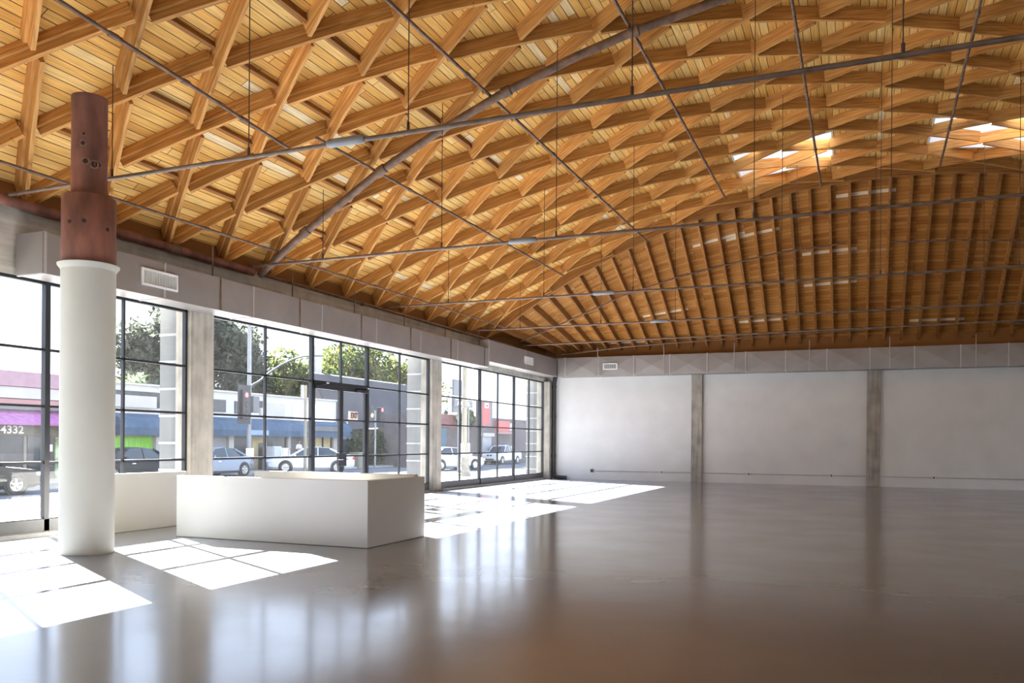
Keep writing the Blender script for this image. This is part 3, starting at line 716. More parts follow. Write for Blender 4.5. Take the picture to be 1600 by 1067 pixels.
# ------------------------------------------------------------------ outdoors: street
GZ = -.30
o = MB().box(-5.9, -60, -.6, -.3, 80, -.15).build('sidewalk', M['sidewalk']); struct(o, 'pale sidewalk outside the windows', 'ground')
o = MB().box(-90, -60, -.8, -5.9, 110, GZ).build('street_ground', M['asphalt']); struct(o, 'asphalt street outside', 'ground')
o = MB().box(-20.0, -60, -.6, -18.3, 25, -.20).build('far_sidewalk', M['sidewalk']); struct(o, 'sidewalk along the shops across the street', 'ground')

o = MB().box(XR+.3, -90, -.5, 70, 40, -.12).box(-5.9, -90, -.5, XR+.3, YB-.3, -.12).build('unseen_ground', M['yard']); struct(o, 'unseen asphalt ground added beyond the hall to shape the light', 'ground')  # unseen ground, added to cut the bright reflection in the window glass
FX = -20.0
def at(m, y0, z0, y1, z1, d0, d1, x=FX):
    """box on a street facade: d0..d1 is how far it stands out towards us"""
    return m.box(x+d0, min(y0,y1), min(z0,z1), x+d1, max(y0,y1), max(z0,z1))
def part(name, m, parent, y0, z0, y1, z1, d0, d1, x=FX, bev=0):
    return at(MB(), y0, z0, y1, z1, d0, d1, x).build(name, m, parent, bevel=bev)

# pink shop
pk = empty('shop_building', (0,0,0), 'pink shop with a magenta awning and number 4332 across the street', 'building')
part('wall', M['brownwall'], pk, -30, GZ, -4.3, 4.0, -8, 0)
part('parapet_band', M['pink'], pk, -30, 3.62, -4.3, 4.24, -.3, .18)
part('sign_panel', M['signpale'], pk, -9.3, 3.14, -6.1, 3.60, 0, .12)
part('sign_panel', M['signgrey'], pk, -5.9, 3.12, -4.5, 3.58, 0, .12)
part('sign_panel', M['signpale'], pk, -16., 3.14, -9.6, 3.60, 0, .12)
part('fascia_strip', M['salmon'], pk, -30, 2.78, -4.3, 3.10, 0, .16)
part('ledge', M['signgrey'], pk, -30, 2.68, -4.3, 2.78, 0, .30)
MB().prism([(FX, -30, 2.66), (FX+.9, -30, 2.12), (FX+.9, -30, 2.04), (FX, -30, 2.04)], (0, 25.6, 0)).build('awning', M['magenta'], pk)
part('transom_panel', pm('olive_panel', (.12,.11,.08), .6, var=.3), pk, -30, 1.62, -4.4, 2.04, 0, .06)
part('shop_window', M['dglass'], pk, -12.5, -.1, -9.6, 1.6, 0, .05)
part('shop_door', M['dark'], pk, -9.4, GZ+.1, -8.2, 1.6, 0, .05)
part('shop_window', M['dglass'], pk, -8.0, .0, -6.95, 1.6, 0, .05)
part('door_post', M['cream'], pk, -8.20, GZ+.1, -8.08, 1.6, 0, .10)
part('poster', M['poster'], pk, -6.7, -.25, -4.6, 1.56, 0, .06)
part('notice', M['signwhite'], pk, -7.25, .95, -6.85, 1.25, .05, .07)
text('4332', .44, M['signwhite'], 'house_number', pk, (FX+.08, -8.7, 1.84), FACEX, sx=1.15)

# long white shop building
wb = empty('shop_building', (0,0,0), 'long white one-storey shop building with blue awning across the street', 'building')
part('wall', M['bpaint'], wb, -4.1, GZ, 14.23, 4.10, -9, 0)
part('cornice', M['signpale'], wb, -4.1, 4.08, 14.3, 4.18, -9, .12)
def opening(px0, py0, px1, py1, m, name='window', parent=wb, d=.06, frame=True, x=FX):
    y0, z0 = PX[(px0,py0)]; y1, z1 = PX[(px1,py1)]
    o = part(name, m, parent, y0, z0, y1, z1, -.05, d, x)
    return o
PX = {(172,634): (-3.84, 3.03), (249,614): (-0.91, 3.79), (261,637): (-0.41, 3.08), (285,619): (0.61, 3.71), (318,642): (2.11, 3.01), (352,625): (3.74, 3.67), (366,646): (4.46, 2.96), (374,627): (4.87, 3.65), (405,650): (6.55, 2.88), (442,631): (8.69, 3.68), (457,657): (9.62, 2.71), (518,634): (13.71, 3.78), (172,741): (-3.81, -0.13), (236,682): (-1.41, 1.64), (255,742): (-0.62, -0.26), (286,676): (0.68, 1.85), (318,742): (2.14, -0.36), (352,677): (3.76, 1.85), (362,741): (4.29, -0.40), (390,676): (5.73, 1.91), (392,741): (5.87, -0.45), (415,680): (7.12, 1.78), (402,741): (6.42, -0.47), (412,692): (6.96, 1.33), (417,735): (7.26, -0.27), (446,678): (8.95, 1.88), (452,735): (9.34, -0.33), (474,680): (10.71, 1.82), (476,735): (10.87, -0.38), (516,683): (13.59, 1.72), (238,742): (-1.32, -0.24), (252,682): (-0.77, 1.64), (353,742): (3.83, -0.42), (361,677): (4.22, 1.86), (450,735): (9.22, -0.33), (446,676): (8.95, 1.96), (517,735): (13.69, -0.46), (527,678): (14.39, 1.94)}
opening(172,634,249,614, M['dglass']); opening(261,637,285,619, M['dglass']); opening(318,642,352,625, M['dglass']); opening(366,646,374,627, M['dglass'])
opening(405,650,442,631, M['signpale'], 'sign_panel', d=.14); opening(457,657,518,634, M['signwhite'], 'sign_panel', d=.14)
y0, z0 = PX[(172,634)]; y1, z1 = PX[(249,614)]
part('sign_panel', M['signpale'], wb, y0, z0-.02, y1-.35, z1-.22, .06, .2)
opening(172,741,236,682, M['green'], 'green_window', d=.08)
opening(238,742,252,682, M['appl'], 'drain_post', d=.25)
def shutter(px0, py0, px1, py1):
    o = opening(px0, py0, px1, py1, M['shutter'], 'roller_shutter', d=.05)
    y0, z0 = PX[(px0,py0)]; y1, z1 = PX[(px1,py1)]; m = MB()
    for k in range(14): at(m, y0, z0+(z1-z0)*k/14, y1, z0+(z1-z0)*(k+.55)/14, .05, .085)
    m.build('shutter_slats', M['shutter'], o)
shutter(255,742,286,676); shutter(318,742,352,677)
opening(353,742,361,677, M['bpaint'], 'wall_post', d=.2)
opening(362,741,390,676, M['dark'], 'shop_door'); opening(392,741,415,680, M['yellow'], 'yellow_panel'); opening(402,741,412,692, M['dark'], 'yellow_panel_hatch', d=.08)
opening(417,735,446,678, M['dglass'], 'shop_window'); opening(452,735,474,680, M['dark'], 'shop_entrance'); opening(476,735,516,683, M['yellow'], 'shop_window', d=.03)
y0, z0 = PX[(476,735)]; y1, z1 = PX[(516,683)]
m = MB()
for f in (.0, .33, .66, 1.): at(m, y0+(y1-y0)*f-.05, z0, y0+(y1-y0)*f+.05, z1, .0, .1)
at(m, y0, z0, y1, z0+.5, 0, .08); m.build('window_mullion', M['dark'], wb)
opening(450,735,446,676, M['bpaint'], 'wall_post', d=.2); opening(517,735,527,678, M['bpaint'], 'wall_post', d=.2)
AW0, AW1 = -4.0, 14.82
MB().prism([(FX, AW0, 2.72), (FX+.75, AW0, 2.50), (FX+.95, AW0, 2.05), (FX+.95, AW0, 1.70), (FX, AW0, 1.70)], (0, AW1-AW0, 0)).build('awning', M['awning'], wb)
m = MB(); at(m, 4.6, 1.78, 6.2, 2.05, .95, .97); m.build('awning_patch', pm('pale_blue_patch', (.22,.30,.40), .8), wb)
m = MB(); at(m, 10.5, 2.08, 13.3, 2.38, .9, 1.0); m.build('awning_sign', M['signgrey'], wb)

# appliances standing in front of the shop
for i, (a, b, h, mm, lab) in enumerate(((6.23, 6.97, 1.35, 'appl', 'white refrigerator standing outside the shop, leftmost of the row'), (7.02, 7.67, 1.25, 'signwhite', 'bright white refrigerator standing outside the shop, rightmost of the row'), (5.48, 6.89, .62, 'appl', 'low white chest freezer in front of the refrigerators'))):
    x = -19.0 if i < 2 else -18.6
    r_ = empty('refrigerator', (x, (a+b)/2, -.2), lab, 'appliance', 'appliances outside the shop'); w2 = abs(b-a)/2-.02
    MB().box(-.3, -w2, 0, .25, w2, h).build('cabinet', M[mm], r_, bevel=.02); MB().box(.25, -w2+.02, .05, .31, w2-.02, h*.98).build('door', M[mm], r_, bevel=.01)
    MB().box(.31, w2-.12, h*.4, .35, w2-.08, h*.75).build('handle', M['chrome'], r_)
pf = empty('pallet_rack', (-18.7, 8.23, -.2), 'low metal rack outside the shop between freezer and entrance', 'rack')
m = MB()
for k in range(6): m.box(-.02, -.7+.28*k-.015, 0, .02, -.7+.28*k+.015, 1.2)
m.box(-.02,-.72,1.16,.02,.72,1.2).box(-.02,-.72,.5,.02,.72,.53); m.build('rack_bars', M['redpipe'], pf)

# brown shingled house next door
bh = empty('shingled_house', (0,0,0), 'house with steep brown shingle roof and white gable across the street', 'building')
hy0, hz0 = 14.38, 2.19
hy1, hz1 = 23.49, 2.73
ty0, tz0 = 15.06, 4.82
ty1, tz1 = 31.62, 6.12
MB().prism([(-19.6, hy0, hz0), (-19.6, hy1, hz1), (-22.6, ty1+.4, tz1), (-22.6, ty0, tz1)], (-.3, 0, .1)).build('shingle_roof', M['roofshingle'], bh)
part('wall', M['brownwall'], bh, 14.35, GZ, hy1+.05, 2.35, -6, -.5)
gy0, gz0 = 24.06, -0.27
MB().prism([(-20.3, hy1-.1, GZ), (-20.3, hy1+6.2, GZ), (-20.3, hy1+6.2, 4.9), (-20.3, hy1+4.8, 5.0), (-20.3, hy1-.1, 2.2)], (-5, 0, 0)).build('gable_wall', M['bpaint'], bh)
dy0, dz0 = 20.62, -0.24
dy1, dz1 = 22.25, 1.50
part('light_wall', M['signpale'], bh, dy0-.25, GZ, hy1-.1, hz1-.05, -.5, -.08)
part('door', M['bluedoor'], bh, dy0, GZ+.05, dy1, dz1, -.1, -.02)
ey0, ez0 = 15.37, 1.35
MB().prism([(FX-.5, ey0, 1.6), (FX-.5, ey0+.9, 1.6), (FX-.5, ey0, 2.9)], (.6, 0, 0)).build('small_gable', M['bpaint'], bh)
part('entry_wall', M['awning'], bh, ey0-.3, GZ, ey0+1.1, 1.6, -.5, .0)
# bushes and cream cabinet before the house
def leafball(mb, c, rad, n, size, rnd, shell=.55):
    for _ in range(n):
        while True:
            q = Vector((rnd.uniform(-1,1), rnd.uniform(-1,1), rnd.uniform(-1,1)))
            if shell < q.length < 1: break
        p_ = Vector(c) + Vector((q.x*rad[0], q.y*rad[1], q.z*rad[2])); s = size*rnd.uniform(.6, 1.3)
        a = Vector((rnd.gauss(0,1), rnd.gauss(0,1), rnd.gauss(0,1))).normalized(); b = a.cross(Vector((rnd.gauss(0,1), rnd.gauss(0,1), rnd.gauss(0,1)))).normalized()
        mb.add([p_-a*s, p_-b*s*.45, p_+a*s, p_+b*s*.45], [(0,1,2,3)])
rnd = random.Random(3)
def bush(loc, rad, n, size, mat, label, name='shrub', cat='shrub'):
    b = empty(name, loc, label, cat); m = MB(); leafball(m, (0,0,rad[2]), rad, n, size, rnd, .3); m.build('foliage', M[mat], b, fix=False)
    MB().tube([(0,0,0),(0,0,rad[2])], .06, 6).build('stem', M['bark'], b)
bush((-19.0, 15.08, GZ), (.5,1.0,1.25), 500, .16, 'ivy', 'dark shrub against the shingled house, behind the glass doors')
bush((-19.0, 17.82, GZ), (.5,.9,1.3), 500, .16, 'ivy', 'dark shrub beside the blue house door')
cb = empty('utility_cabinet', (-18.6, 14.7, GZ), 'cream utility cabinet on the corner before the shingled house', 'cabinet')
MB().box(-.4,-.5,0,.4,.5,1.05).build('cabinet_body', M['cream'], cb, bevel=.02); MB().box(.4,-.42,.1,.43,.42,.95).build('door', M['cream'], cb)

# dark building down the street
DBX = -15.6
db_ = empty('dark_building', (0,0,0), 'low dark building with red signs far down the street', 'building')
ay0, az0 = 18.80, 1.03
ay1, az1 = 42.50, 3.68
part('wall', M['brownwall'], db_, ay0, GZ, ay1+12, 3.45, -3.5, 0, DBX)
by0, bz0 = 20.31, 2.47
by1, bz1 = 24.03, 3.46
part('red_wall_patch', M['redwall'], db_, by0, bz0, by1, bz1, 0, .04, DBX)
cy0, cz0 = 20.34, 0.79
cy1, cz1 = 21.61, 2.50
part('door', M['bluedoor'], db_, cy0, GZ, cy1, cz1, 0, .04, DBX)
ky0, kz0 = 27.91, 0.79
ky1, kz1 = 29.65, 1.92
part('door', M['shutter'], db_, ky0, GZ, ky1, kz1, 0, .05, DBX); part('door_lintel', M['signpale'], db_, ky0-.2, kz1, ky1+.3, kz1+.28, 0, .2, DBX)
sy0, sz0 = 30.52, 2.40
sy1, sz1 = 33.84, 3.22
sg = empty('shop_sign', (-15.3, sy0, sz0), 'red shop sign on the dark building', 'sign'); MB().box(-.3, 0, 0, 0, (sy1-sy0)*.72, sz1-sz0).build('sign_panel', M['red'], sg); MB().box(-.3, (sy1-sy0)*.74, .05, 0, sy1-sy0, (sz1-sz0)*.85).build('sign_end', M['signpale'], sg)
MB().box(-.3, -.0, -.25, -.02, (sy1-sy0)*1.02, -.03).build('sign_strip', M['salmon'], sg)
# tall red pylon sign
uy0, uz0 = 25.40, 2.62
uy1, uz1 = 27.42, 4.61
pg = empty('pylon_sign', (-14.5, uy0, uz0), 'tall red sign box standing above the dark building', 'sign')
MB().box(-.5, 0, 0, 0, uy1-uy0, uz1-uz0).build('sign_box', M['signgrey'], pg); MB().box(0, .12, .15, .03, (uy1-uy0)*.72, uz1-uz0-.1).build('red_face', M['red'], pg)
MB().box(.03, (uy1-uy0)*.25, (uz1-uz0)*.74, .05, (uy1-uy0)*.58, (uz1-uz0)*.93).build('white_square', M['signwhite'], pg); MB().box(.05, (uy1-uy0)*.32, (uz1-uz0)*.80, .06, (uy1-uy0)*.51, (uz1-uz0)*.86).build('emblem', M['sigblack'], pg)
bush((-15.0, 23.68, 2.54), (.5,1.4,.75), 420, .2, 'ivy', 'green shrub growing high on the dark building wall')
# grey billboard and street name sign
vy0, vz0 = 9.53, 3.13
vy1, vz1 = 11.03, 4.99
bb = empty('billboard', (-9, vy0, vz0), 'tall grey sign back standing beyond the lamp post', 'sign'); MB().box(-.12, 0, .95, 0, vy1-vy0, vz1-vz0).build('upper_panel', M['signgrey'], bb); MB().box(-.12, -.05, 0, 0, vy1-vy0-.05, .9).build('lower_panel', M['signgrey'], bb)
MB().tube([(-.06,(vy1-vy0)*.5,-3.6),(-.06,(vy1-vy0)*.5,.2)], .07, 8).build('post', M['galvpole'], bb)
yv = vy1-vy0
MB().box(0, yv*.14, .52, .008, yv*.44, .76).box(0, yv*.66, .58, .008, yv*.84, .70).add([(.008,yv*.62,.34),(.008,yv*.88,.18),(.008,yv*.66,.14)], [(0,1,2)]).build('white_marks', M['signwhite'], bb)
ny0, nz0 = 9.28, 3.50
ny1, nz1 = 11.54, 3.78
st = empty('street_sign', (-8.8, ny0, nz0), 'dark street name sign lettered ANGLEY DR. before the grey sign back', 'street sign')
MB().box(-.03, -.1, -.05, 0, ny1-ny0+.05, .33).build('name_plate', M['signgrey'], st); text('ANGLEY DR.', .30, M['signwhite'], 'lettering', st, (.006, (ny1-ny0)*.5, .14), FACEX, sx=.98)
MB().tube([(-.015,(ny1-ny0)*.80,-4.0+.2),(-.015,(ny1-ny0)*.80,.3)], .04, 8).build('post', M['galvpole'], st)

# cream lamp post
LX, LY = -5.55, 3.75
lp = empty('lamp_post', (LX, LY, -.15), 'cream ornamental lamp post on the sidewalk beyond the far window', 'lamp post')
MB().lathe([(.33,0),(.33,.12),(.27,.16),(.27,.30),(.20,.38),(.165,.55),(.20,.62),(.20,.68),(.155,.74),(.145,1.0),(.165,1.04),(.165,1.08),(.13,1.12)], 16).build('base', M['cream'], lp, smooth=True)
MB().lathe([(.13,1.1),(.12,3.2),(.135,3.22),(.135,3.28),(.115,3.3),(.10,8.2)], 16).build('shaft', M['cream'], lp, smooth=True)
MB().box(-.06,.13,.98,.1,.45,1.58).build('signal_box', M['cream'], lp, bevel=.02); MB().box(-.06,-.40,.9,.1,-.12,1.55).build('push_button_box', M['signpale'], lp, bevel=.02)
# traffic signal pole with curved arm
PXX = -17.0
ty_ = 2.1
tp = empty('signal_pole', (PXX, ty_, -.3), 'tall galvanised traffic signal pole with curved arm, before the shops', 'signal pole')
MB().tube([(0,0,0),(0,0,3.0),(0,0,9.0)], [.13,.11,.09], 12).build('pole', M['galvpole'], tp, smooth=True)
arm = [(0, 2.17-ty_, 4.24+.3), (0, 2.86-ty_, 4.55+.3), (0, 3.62-ty_, 5.05+.3), (0, 4.57-ty_, 5.54+.3), (0, 5.57-ty_, 5.94+.3), (0, 6.60-ty_, 6.22+.3), (0, 7.56-ty_, 6.35+.3), (0, 8.49-ty_, 6.44+.3)]
MB().tube(arm, [.07,.06,.055,.05,.045,.04,.04,.035], 10).build('curved_arm', M['sigblack'], tp, smooth=True)
def signal(name, loc, label, lens, h=.95, w=.34, plate=None, br=None):
    s = empty(name, loc, label, 'traffic light', 'traffic signals'); MB().box(-.15,-w/2,-h/2,.15,w/2,h/2).build('housing', M['sigblack'], s, bevel=.02)
    if plate: MB().box(-.02,-plate/2,-h*.68,.0,plate/2,h*.68).build('back_plate', M['sigblack'], s)
    if br: MB().tube([(0,0,-h*.3), Vector(br)+Vector((0,0,-h*.3))], .05, 8).build('bracket', M['sigblack'], s)
    for k, lm in enumerate(lens):
        z = h/2 - h*(k+.5)/3
        v = MB().lathe([(.001,.172),(.10,.172),(.125,.15)], 16, (0,0,z), 'x').build('lens', M[lm], s)
        MB().tube([(.15,.14*math.cos(t),z+.14*math.sin(t)) for t in [PI*j/8 for j in range(9)]], .015, 6).build('visor', M['sigblack'], v)
    return s
signal('traffic_light', (-16.75, 1.44, 3.29), 'black traffic signal showing red on the galvanised pole', ('lampred','lensdark','lensdark'), 1.45, .55, .95, br=(-.28, 0.6400000000000001, 0))
sx_ = empty('crossing_signal', (-16.75, 2.17, 3.32), 'dark pedestrian signal box right of the galvanised pole', 'pedestrian signal'); MB().box(-.15,-.22,-.42,.15,.25,.42).build('housing', M['signgrey'], sx_, bevel=.02); MB().box(-.05,.25,-.15,.15,.5,.2).build('side_hood', M['sigblack'], sx_)
ms = tag(MB().box(0,-.28,-.22,.03,.28,.22).build('pole_notice', M['signwhite'], loc=(-16.8, 1.91, 0.86)), 'small white notice plate low on the galvanised signal pole', 'notice')
# second signal on slim pole at the corner
gy_ = 15.86
gp = empty('signal_pole', (-18, gy_, -.3), 'slim grey signal pole before the shingled house', 'signal pole'); MB().tube([(0,0,0),(0,0,3.55+.3)], .07, 10).build('pole', M['galvpole'], gp, smooth=True)
MB().tube([(0,-.35,2.0),(0,0,2.1),(0,.2,1.9)], .06, 6).build('bracket', M['sigblack'], gp)
signal('traffic_light', (-17.8, 14.92, 3.18), 'traffic signal with lit amber lens beside the slim pole', ('lensdark','lampyellow','lensdark'), 1.15, .48, br=(-.2, 0.9199999999999999, 0))
signal('traffic_light', (-17.8, 16.2, 3.26), 'traffic signal with lit red lens right of the slim pole', ('lampred','lensdark','lensdark'), 1.0, .42, br=(-.2, -0.35999999999999943, 0))
# cream street pole in front of the white shops
qy = 1.39
cp = empty('street_pole', (-13, qy, GZ), 'pale slim street pole before the white car', 'pole'); MB().tube([(0,0,0),(0,0,4.18-GZ)], .075, 10).build('pole', M['cream'], cp, smooth=True); MB().box(-.05,-.33,3.56-GZ,.05,-.20,4.18-GZ).build('side_plate', M['signpale'], cp)
# chimney behind the tree
ch = tag(MB().box(-.2,-.15,0,0,.62,8.31).build('stucco_tower', M['signpale'], loc=(-24, 17.64, 0)), 'pale square tower rising before the green tree', 'tower')

# person at the shop
def skinned(name, m, parent, bones, lv=2):
    """bones: list of (p, r, parent index)"""
    me = bpy.data.meshes.new(name); me.from_pydata([b[0] for b in bones], [(i, b[2]) for i, b in enumerate(bones) if b[2] is not None], []); o = bpy.data.objects.new(name, me); COL.objects.link(o); o.parent = parent
    md = o.modifiers.new('skin', 'SKIN')
    for i, b in enumerate(bones): me.skin_vertices[0].data[i].radius = (b[1], b[1])
    me.skin_vertices[0].data[0].use_root = True
    s = o.modifiers.new('sub', 'SUBSURF'); s.levels = lv; s.render_levels = lv
    me.materials.append(m); return o
pe = empty('person', (-18.9, 8.8, -.2), 'person in a pale shirt standing at the shop entrance', 'person')
skinned('body', M['skin'], pe, [((0,0,.92),.11,None),((0,0,1.2),.11,0),((0,0,1.40),.09,1),((0,0,1.50),.05,2),((.01,0,1.58),.085,3),((.01,0,1.68),.085,4),((0,.18,1.38),.05,2),((.02,.24,1.10),.04,6),((.06,.25,.86),.03,7),((.08,.25,.78),.032,8),((0,-.18,1.38),.05,2),((.02,-.24,1.10),.04,10),((.06,-.25,.86),.03,11),((.08,-.25,.78),.032,12),((0,.09,.86),.08,0),((.02,.10,.46),.055,14),((0,.10,.06),.04,15),((.12,.11,.03),.035,16),((0,-.09,.86),.08,0),((.0,-.10,.46),.055,18),((-.02,-.10,.06),.04,19),((.10,-.11,.03),.035,20)])
skinned('shirt', M['shirt'], pe, [((0,0,.95),.135,None),((0,0,1.2),.135,0),((0,0,1.40),.11,1),((0,.19,1.39),.065,2),((.02,.25,1.12),.058,3),((0,-.19,1.39),.065,2),((.02,-.25,1.12),.058,5)])
skinned('trousers', M['trouser'], pe, [((0,0,.92),.125,None),((0,.09,.84),.095,0),((.02,.10,.46),.07,1),((0,.10,.10),.06,2),((0,-.09,.84),.095,0),((.0,-.10,.46),.07,4),((-.02,-.10,.10),.06,5)])
skinned('hair', M['hair'], pe, [((-.02,0,1.66),.085,None),((-.01,0,1.73),.08,0)])

# cars
def car(loc, head, paint, label, kind='sedan', name='car'):
    c = empty(name, loc, label, 'car' if kind != 'pickup' else 'pickup truck', None, head)
    Wd = .9; P = M[paint]
    def ring(x, w, zb, zt, cr=.04): return [(x,-w*.86,zb),(x,-w,zb+.12),(x,-w,zb+(zt-zb)*.62),(x,-w*.93,zt),(x,0,zt+cr),(x,w*.93,zt),(x,w,zb+(zt-zb)*.62),(x,w,zb+.12),(x,w*.86,zb)]
    if kind == 'sedan':
        B = [(2.38,.52,.36,.58),(2.30,.74,.27,.70),(2.05,.86,.21,.79),(1.4,.90,.19,.86),(.95,.91,.19,.92),(0,.91,.18,.94),(-1.1,.91,.18,.97),(-1.7,.90,.20,1.00),(-2.15,.84,.26,.98),(-2.36,.70,.36,.88)]
        Cb = [(1.10,.76,.90,.92),(.30,.60,.90,1.37),(-.35,.60,.92,1.43),(-.95,.58,.95,1.38),(-1.80,.66,.97,1.00)]
        rf = [(.38,.60),(-.35,.60),(-1.02,.575)]; rz = [1.385,1.45,1.385]; wb_, wx = 1.38, -1.40; wr = .335
    else:
        B = [(2.62,.60,.45,.80),(2.55,.84,.38,.98),(2.2,.92,.32,1.04),(1.2,.95,.30,1.10),(.9,.96,.30,1.12),(-.75,.96,.30,1.14),(-.8,.96,.32,1.16),(-2.5,.96,.36,1.16),(-2.75,.94,.42,1.14)]
        Cb = [(1.05,.80,1.10,1.12),(.40,.68,1.10,1.74),(-.2,.68,1.12,1.80),(-.72,.67,1.12,1.76),(-.86,.72,1.12,1.2)]
        rf = [(.46,.69),(-.2,.69),(-.78,.68)]; rz = [1.76,1.83,1.78]; wb_, wx = 1.75, -1.75; wr = .39
    MB().loft([ring(*q) for q in B]).build('body', P, c, smooth=True, ang=35)
    gl = MB().loft([[(x,-w*1.28 if zt>1.1 else -w,zb),(x,-w,zt),(x,w,zt),(x,w*1.28 if zt>1.1 else w,zb)] for x, w, zb, zt in Cb]).build('cabin_glass', M['carglass'], c)
    r_ = MB(); r_.loft([[(x,-w,z-.05),(x,-w*.8,z),(x,w*.8,z),(x,w,z-.05)] for (x, w), z in zip(rf, rz)])
    for sgn in (-1, 1):
        r_.tube([(Cb[0][0]+.02, sgn*Cb[0][1]*1.05, Cb[0][2]+.02), (rf[0][0], sgn*rf[0][1], rz[0]-.04)], .035, 6)
        r_.tube([(Cb[2][0], sgn*Cb[2][1]*1.28, Cb[2][2]), (rf[1][0], sgn*rf[1][1], rz[1]-.05)], .035, 6)
        r_.tube([(Cb[4][0]+.05, sgn*Cb[4][1]*1.12, Cb[4][2]), (rf[2][0], sgn*rf[2][1], rz[2]-.04)], .06, 6)
    r_.build('roof_panel', P, c)
    fw = B[0][0]
    for sgn in (-1, 1):
        MB().obox((fw-.16, sgn*.62, B[2][3]-.13), (.14,-sgn*.06,0), (.04,sgn*.17,0), (0,0,.055)).build('headlight', M['headlamp'], c)
        MB().obox((B[-1][0]+.05, sgn*.60, B[-1][3]-.06), (.06,0,0), (0,.18,0), (0,0,.07)).build('tail_light', M['taillamp'], c)
        MB().obox((Cb[0][0]-.2, sgn*1.02, Cb[0][2]+.10), (.06,0,0), (0,.10,0), (0,0,.06)).build('side_mirror', P, c)
        MB().obox((.35, sgn*.915, B[4][3]-.16), (.10,0,0), (0,.012,0), (0,0,.015)).build('door_handle', M['chrome'], c)
        MB().obox((fw-.03, sgn*.15, B[1][3]-.12), (.05,0,0), (0,.11,0), (0,0,.07)).build('grille', M['sigblack'], c)
    MB().obox((fw-.02, 0, B[1][2]+.12), (.07,0,0), (0,.45,0), (0,0,.06)).build('lower_intake', M['sigblack'], c)
    for x in (wb_, wx):
        for sgn in (-1, 1):
            y = sgn*(B[4][1]-.085)
            w_ = MB().lathe([(wr*.62,-.11),(wr*.9,-.115),(wr,-.07),(wr,.07),(wr*.9,.115),(wr*.62,.11)], 24, (x,y,wr), 'y', closed=True).build('wheel', M['tyre'], c, smooth=True)
            ri = MB().lathe([(wr*.66,sgn*.05),(wr*.62,sgn*.11),(wr*.55,sgn*.10),(wr*.52,sgn*.03)], 24, (x,y,wr), 'y')
            for k in range(5):
                a = 2*PI*k/5+.3; dx, dz = math.cos(a), math.sin(a)
                ri.obox((x+dx*wr*.3, y+sgn*.085, wr+dz*wr*.3), (dx*wr*.29,0,dz*wr*.29), (-dz*.032,0,dx*.032), (0,.02,0))
            ri.build('rim', M['rim'], w_)
            MB().lathe([(wr*1.0,-.003),(wr*1.0,.003),(wr*1.14,.003),(wr*1.14,-.003)], 24, (x, sgn*(B[4][1]+.002), wr), 'y', closed=True).build('wheel_arch', M['tyre'], c)
    if kind == 'pickup':
        MB().box(-2.68,-.82,1.165,-.9,.82,1.175).build('bed_floor', M['sigblack'], c)
    return c
def hd(dx, dy): return math.atan2(dy, dx)
car((-16.5, 6.67, GZ), hd(-.78,-.62), 'carwhite', 'white sedan with its nose to the left, seen through the glass doors')
car((-17.3, -.35, GZ), hd(0,-1), 'carsilver', 'silver blue sedan whose tail shows beside the first pier')
car((-11.99, 14.98, GZ), hd(.40,.92), 'carwhite', 'white sedan behind the cream lamp post')
pu = car((-14.63, 29.53, GZ), hd(-.03,-1), 'carwhite', 'white pickup truck before the dark building', 'pickup', 'pickup_truck'); pu.scale = (.84,.84,.84)
car((-13.9, -15.1, GZ), hd(.1,1), 'cardark', 'dark car nearest the column, before the pink shop')
car((-17.6, -5.2, GZ), hd(0,-1), 'cardark', 'dark car parked before the green shop window')

# trees
def tree(loc, h, rad, mat, label, clumps, n, size, seed, name='street_tree'):
    rn = random.Random(seed); t = empty(name, loc, label, 'tree'); m = MB(); tr = MB()
    tr.tube([(0,0,0),(.1,.1,h*.35),(0,.2,h*.6)], [.35,.28,.15], 8)
    for k in range(clumps):
        while True:
            q = Vector((rn.uniform(-1,1), rn.uniform(-1,1), rn.uniform(-1,1)))
            if q.length < 1: break
        c = Vector((q.x*rad[0], q.y*rad[1], h*.62+q.z*rad[2])); f = rn.uniform(.26,.42)
        leafball(m, c, (rad[0]*f, rad[1]*f, rad[2]*f), n, size, rn, .2)
        if k % 3 == 0: tr.tube([(0,.2,h*.5), (c.x*.5,c.y*.5,(c.z+h*.5)/2+.2), c], [.12,.07,.03], 6)
    m.build('crown', M[mat], t, fix=False); tr.build('trunk', M['bark'], t, smooth=True)
tree((-31, 13.99, GZ), 11.2, (3.5, 5.8, 5.0), 'leafdark', 'big dusty dark tree behind the white shops near the first pier', 46, 330, .26, 5)
tree((-32, 10.15, GZ), 9.2, (2.0, 2.0, 3.0), 'leafdark', 'thin dark tree side limb beyond the white roof near the column', 12, 170, .22, 11)
tree((-31, 35.91, GZ), 10.2, (4.0, 10.2, 4.0), 'leafgreen', 'wide bright green tree behind the shingled house', 60, 330, .26, 6)
tree((-28, 20.54, GZ), 9.0, (3.0, 4.6, 2.6), 'leafgreen', 'yellow green lower tree left of the pale tower', 30, 280, .22, 8)
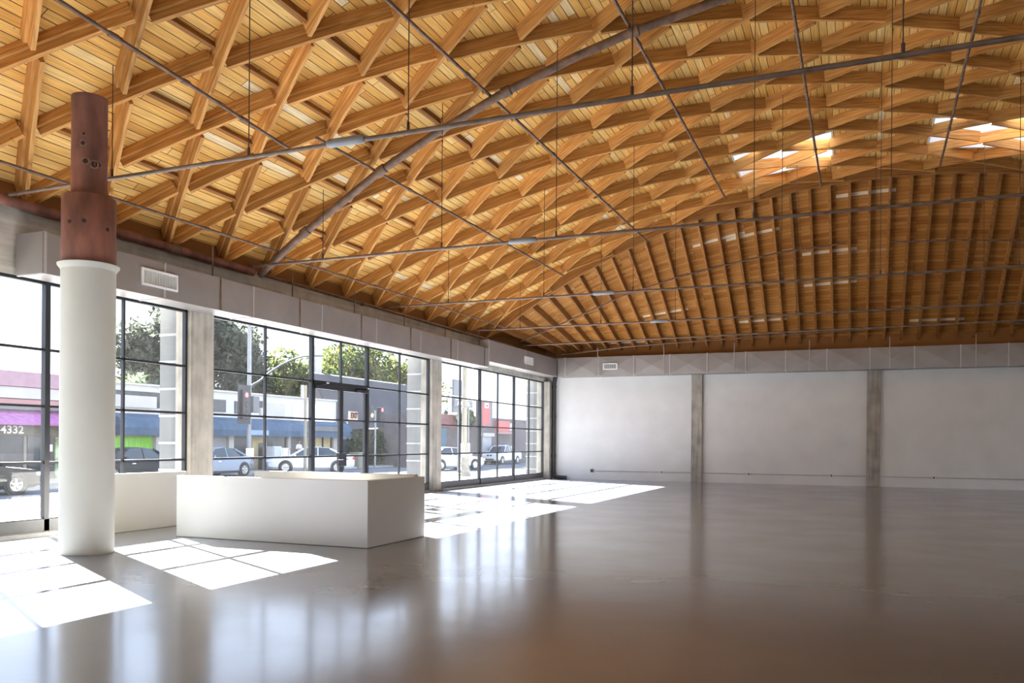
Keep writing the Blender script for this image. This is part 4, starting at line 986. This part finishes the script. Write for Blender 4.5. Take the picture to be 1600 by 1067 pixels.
def palm(loc, h, rl, label, seed, nf=26):
    rn = random.Random(seed); t = empty('palm_tree', loc, label, 'palm tree'); m = MB()
    for k in range(nf):
        a = 2*PI*k/nf + rn.uniform(-.2,.2); e = rn.uniform(-.3,1.2); L_ = rl*rn.uniform(.8,1.1); prev = None
        for j in range(7):
            u = j/6; p_ = Vector((math.cos(a)*math.cos(e)*L_*u, math.sin(a)*math.cos(e)*L_*u, h + math.sin(e)*L_*u - .5*L_*u*u))
            if prev is not None:
                d = (p_-prev).normalized(); sd_ = d.cross(Vector((0,0,1))).normalized()
                for sg_ in (-1, 1):
                    for i in range(2):
                        q = prev + (p_-prev)*i/2; m.add([q, q+d*.05, q+d*.16+sd_*sg_*rl*.22*(1.05-u)+Vector((0,0,-.05))], [(0,1,2)])
            prev = p_
    m.build('fronds', M['palm'], t, fix=False); MB().tube([(0,0,0),(0,0,h)], [.22,.16], 8).build('trunk', M['bark'], t, smooth=True)
palm((-27, 4.45, GZ), 4.73+.3, 1.6, 'small palm tree rising behind the white shop roof', 2)
palm((-26, 2.21, GZ), 4.56+.3, .9, 'smallest palm tree right at the column edge', 4)
palm((-22, 34.21, GZ), 4.16+.3, 1.1, 'palm tree far off beside the cream lamp post', 9)


# ------------------------------------------------------------------ light
SKY_S = .62
sd = Vector((6.05, -3.27, -3.96)).normalized()
sun = bpy.data.lights.new('sun', 'SUN'); sun.energy = 19.; sun.angle = .004; sun.color = (1., .98, .95)
so = bpy.data.objects.new('sun', sun); COL.objects.link(so); so.rotation_euler = (-sd).to_track_quat('Z', 'Y').to_euler(); so.location = (-20, 10, 30)
w = bpy.data.worlds.new('sky'); SC.world = w; w.use_nodes = True; nt = w.node_tree; nt.nodes.clear()
out = N(nt, 'ShaderNodeOutputWorld'); bg = N(nt, 'ShaderNodeBackground')
tc = N(nt, 'ShaderNodeTexCoord'); sp = N(nt, 'ShaderNodeSeparateXYZ'); L(nt, tc.outputs['Generated'], sp.inputs[0])
rp = ramp(nt, [(.0, (.80,.84,.90)), (.04, (.86,.96,1.10)), (.25, (.74,.90,1.18)), (.7, (.52,.72,1.1)), (1., (.42,.62,1.05))]); L(nt, sp.outputs['Z'], rp.inputs[0])
L(nt, rp.outputs[0], bg.inputs[0]); bg.inputs[1].default_value = SKY_S; L(nt, bg.outputs[0], out.inputs[0])

SC.view_settings.view_transform = 'Standard'; SC.view_settings.look = 'None'; SC.view_settings.gamma = 1; SC.view_settings.use_curve_mapping = False
SC.view_settings.exposure = 2.36
SC.render.engine = 'CYCLES'
cy = SC.cycles
cy.use_denoising = True; cy.max_bounces = 10; cy.diffuse_bounces = 6; cy.glossy_bounces = 4; cy.transmission_bounces = 6; cy.transparent_max_bounces = 24
cy.caustics_reflective = False; cy.caustics_refractive = False; cy.sample_clamp_indirect = 8.
